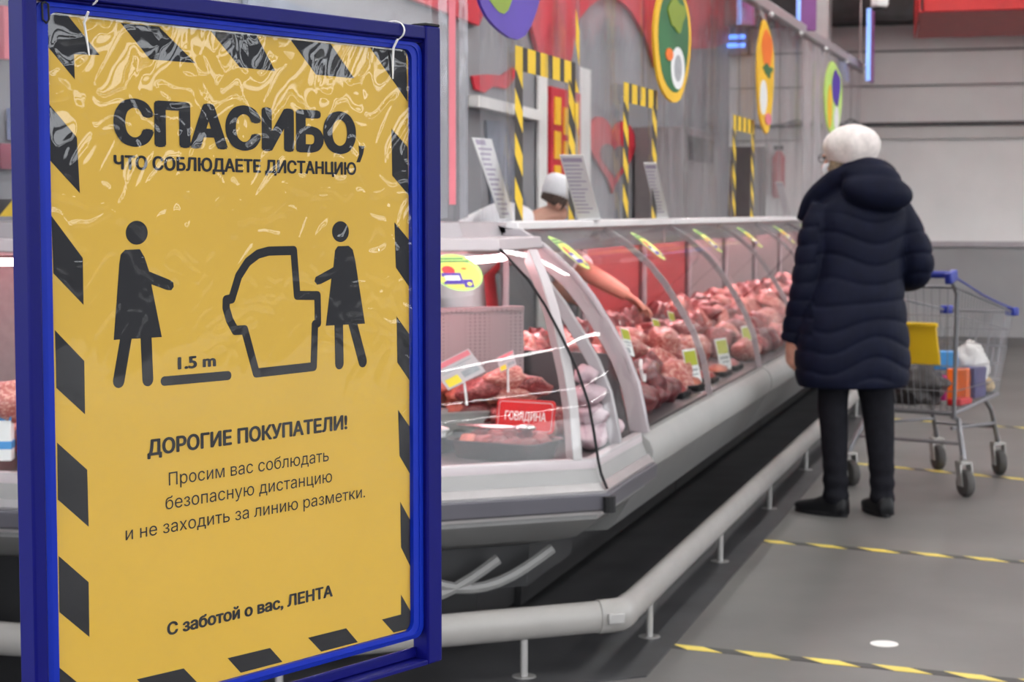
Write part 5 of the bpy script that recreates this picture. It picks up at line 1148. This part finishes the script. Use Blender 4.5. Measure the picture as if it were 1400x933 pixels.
# ================================================================ THE SHOPPING CART
cpos = Vector((-.62, 8.57, 0)); CR = R(-19); cart = thing('shopping_cart', 'chrome shopping cart with blue handle in front of the woman', 'cart', cpos, CR)
def K(mb, name, m, parent=None, **k): return mb.build(name, m, parent or cart, world=False, **k)
def CL(x, y, z): return frames[cart.name] @ Vector((x, y, z))
HWR, HWF, YR, YF, ZR, ZF = .275, .172, -.08, .93, .96, .80          # basket rim
bR, bF, yR, yF, zb = .215, .150, .06, .80, .37                     # basket floor
rim = [Vector((-HWR, YR, ZR)), Vector((HWR, YR, ZR)), Vector((HWF, YF, ZF)), Vector((-HWF, YF, ZF))]
flo = [Vector((-bR, yR, zb)), Vector((bR, yR, zb)), Vector((bF, yF, zb + .03)), Vector((-bF, yF, zb + .03))]
mb = MB(); W = .0018
for k in range(4):
    a0, a1, b0, b1 = rim[k], rim[(k + 1) % 4], flo[k], flo[(k + 1) % 4]; n = [14, 20, 10, 20][k]
    for i in range(n + 1): mb.tube([a0.lerp(a1, i / n), b0.lerp(b1, i / n)], W, 5)
    for f_ in (.22, .42, .62, .82): mb.tube([a0.lerp(b0, f_), a1.lerp(b1, f_)], W * 1.3, 5)
for i in range(9): mb.tube([flo[0].lerp(flo[1], i / 8), flo[3].lerp(flo[2], i / 8)], W, 5)
for i in range(10): mb.tube([flo[0].lerp(flo[3], i / 9), flo[1].lerp(flo[2], i / 9)], W, 5)
K(mb, 'wire_basket', M['chrome'])
mb = MB(); mb.tube([rim[0], rim[3], rim[2], rim[1]], .006, 8); mb.tube([rim[0], rim[1]], .006, 8); mb.tube([flo[0], flo[1], flo[2], flo[3], flo[0]], .010, 8); K(mb, 'basket_frame', M['chrome'])
mb = MB(); mb.tube([(-.275, -.155, 1.02), (.275, -.155, 1.02)], .017, 14); h_ = K(mb, 'handle', M['cart_blue'])
for sg in (-1, 1):
    mb = MB(); mb.box((sg * .272, -.135, 1.01), (.034, .085, .052), rot=Matrix.Rotation(R(12), 3, 'X')); K(mb, 'handle_bracket', M['cart_blue'], bevel=.008)
    mb = MB(); mb.tube([(sg * .268, -.12, .995), (sg * .262, -.04, .93), (sg * .245, .0, .62), (sg * .222, .05, .36)], .010, 8); K(mb, 'rear_upright', M['chrome'])
    mb = MB(); mb.box((sg * HWF, YF - .01, ZF + .004), (.055, .06, .042)); K(mb, 'corner_bumper', M['cart_blue'], bevel=.008)
    mb = MB(); mb.tube([(sg * .215, .05, .36), (sg * .225, .10, .34), (sg * .285, .02, .165)], .013, 10); K(mb, 'rear_leg', M['chrome'])
    mb = MB(); mb.tube([(sg * .15, .62, .39), (sg * .155, .70, .33), (sg * .160, .79, .165)], .011, 10); K(mb, 'front_leg', M['chrome'])
mb = MB(); mb.tube([(-.255, .06, .235), (.255, .06, .235)], .008, 8); mb.tube([(-.157, .75, .24), (.157, .75, .24)], .008, 8); mb.tube([(-.2, .08, .30), (-.157, .75, .26)], .008, 8); mb.tube([(.2, .08, .30), (.157, .75, .26)], .008, 8); K(mb, 'chassis', M['chrome'])
def caster(x, y, a):
    q_ = rot(a); P_ = lambda u, v, z: Vector((x, y, 0)) + q_ @ Vector((u, v, z)); mb = MB()
    for sg in (-1, 1): mb.prism([P_(sg * .026, -.02, .155), P_(sg * .026, .03, .155), P_(sg * .026, .0, .05), P_(sg * .026, -.045, .05)], q_ @ Vector((sg * .004, 0, 0)))
    mb.box(P_(0, .0, .155), (.056, .06, .010), rz=a); mb.tube([P_(0, .01, .155), P_(0, .01, .185)], .014, 10); fk = K(mb, 'caster_fork', M['fork'])
    mb = MB(); rings = []
    for u, r_ in ((-.022, .046), (-.018, .058), (-.008, .0625), (.008, .0625), (.018, .058), (.022, .046)): rings.append([P_(u, -.022 + r_ * math.cos(t), .0625 + r_ * math.sin(t)) for t in [2 * math.pi * i / 24 for i in range(24)]])
    mb.loft(rings); wv_ = K(mb, 'wheel', M['tyre'], fk)
for x, y, a in ((.285, .02, R(50)), (-.285, .02, R(55)), (.160, .79, R(42)), (-.160, .79, R(46))): caster(x, y, a)
mb = MB(); mb.prism([(-.19, -.03, .60), (.185, -.03, .60), (.175, -.065, .78), (-.18, -.065, .78)], (0, .012, 0)); K(mb, 'child_seat_flap', M['cart_yellow'], bevel=.008)
mb = MB(); mb.box((0, -.068, .785), (.37, .022, .022)); K(mb, 'flap_edge', M['cart_yellow'], bevel=.006)
mb = MB(); mb.tube([CL(.272, -.10, 1.01), CL(.25, .30, .915), CL(.215, .62, .86), CL(HWF, YF, ZF + .02)], .005, 6); mb.build('safety_cord', M['cart_blue'], cart)
# ---- what lies in the cart
def item(name, label, cat, c, build, m, rz=0):
    t = CL(*c); o = build(Vector(t)).build(name, m, None, bevel=.006 if cat != 'bag' else 0); return tag(o, label, cat)
def bagm(c, rad, seed, rz=0):
    vs, fs = lump(seed, 4, .22, 2.2); q_ = Matrix.Rotation(CR + rz, 3, 'Z'); b_ = MB(); b_.add([c + q_ @ Vector((v.x * rad[0], v.y * rad[1], max(v.z, -.75) * rad[2])) for v in vs], fs); return b_
def boxm(c, d, rz=0, tip=0): b_ = MB(); b_.box(c, d, rot=Matrix.Rotation(CR + rz, 3, 'Z') @ Matrix.Rotation(tip, 3, 'X')); return b_
item('dark_bag', 'dark brown bag filling the rear of the shopping cart', 'bag', (-.04, .22, .47), lambda c: bagm(c, (.155, .13, .105), 11), M['dark_bag'])
item('orange_pack', 'orange pack lying in the shopping cart', 'food pack', (.09, .43, .475), lambda c: boxm(c, (.10, .09, .15), .2), M['pack_or'])
item('blue_pack', 'light blue pack on top of the goods in the cart', 'food pack', (.02, .45, .585), lambda c: boxm(c, (.11, .08, .09), .3), M['pack_blue'])
item('magenta_pack', 'magenta box in the cart beside the dark bag', 'food pack', (.02, .40, .455), lambda c: boxm(c, (.06, .07, .12), .1), M['pack_pink'])
item('navy_pack', 'dark blue pack right of the orange pack in the cart', 'food pack', (.115, .56, .475), lambda c: boxm(c, (.08, .12, .15), -.1), M['pack_navy'])
item('bread_bag', 'white plastic bag of bread at the front of the cart', 'bag', (.06, .66, .53), lambda c: bagm(c, (.09, .10, .13), 12), M['white_bag'])
item('red_pack', 'flat red pack on the cart floor', 'food pack', (.15, .30, .405), lambda c: boxm(c, (.07, .14, .03), 0), M['tag_red'])
item('bread_loaf', 'pale bread loaf at the front end of the cart', 'bread', (.09, .76, .445), lambda c: bagm(c, (.055, .035, .045), 13), M['bun'])
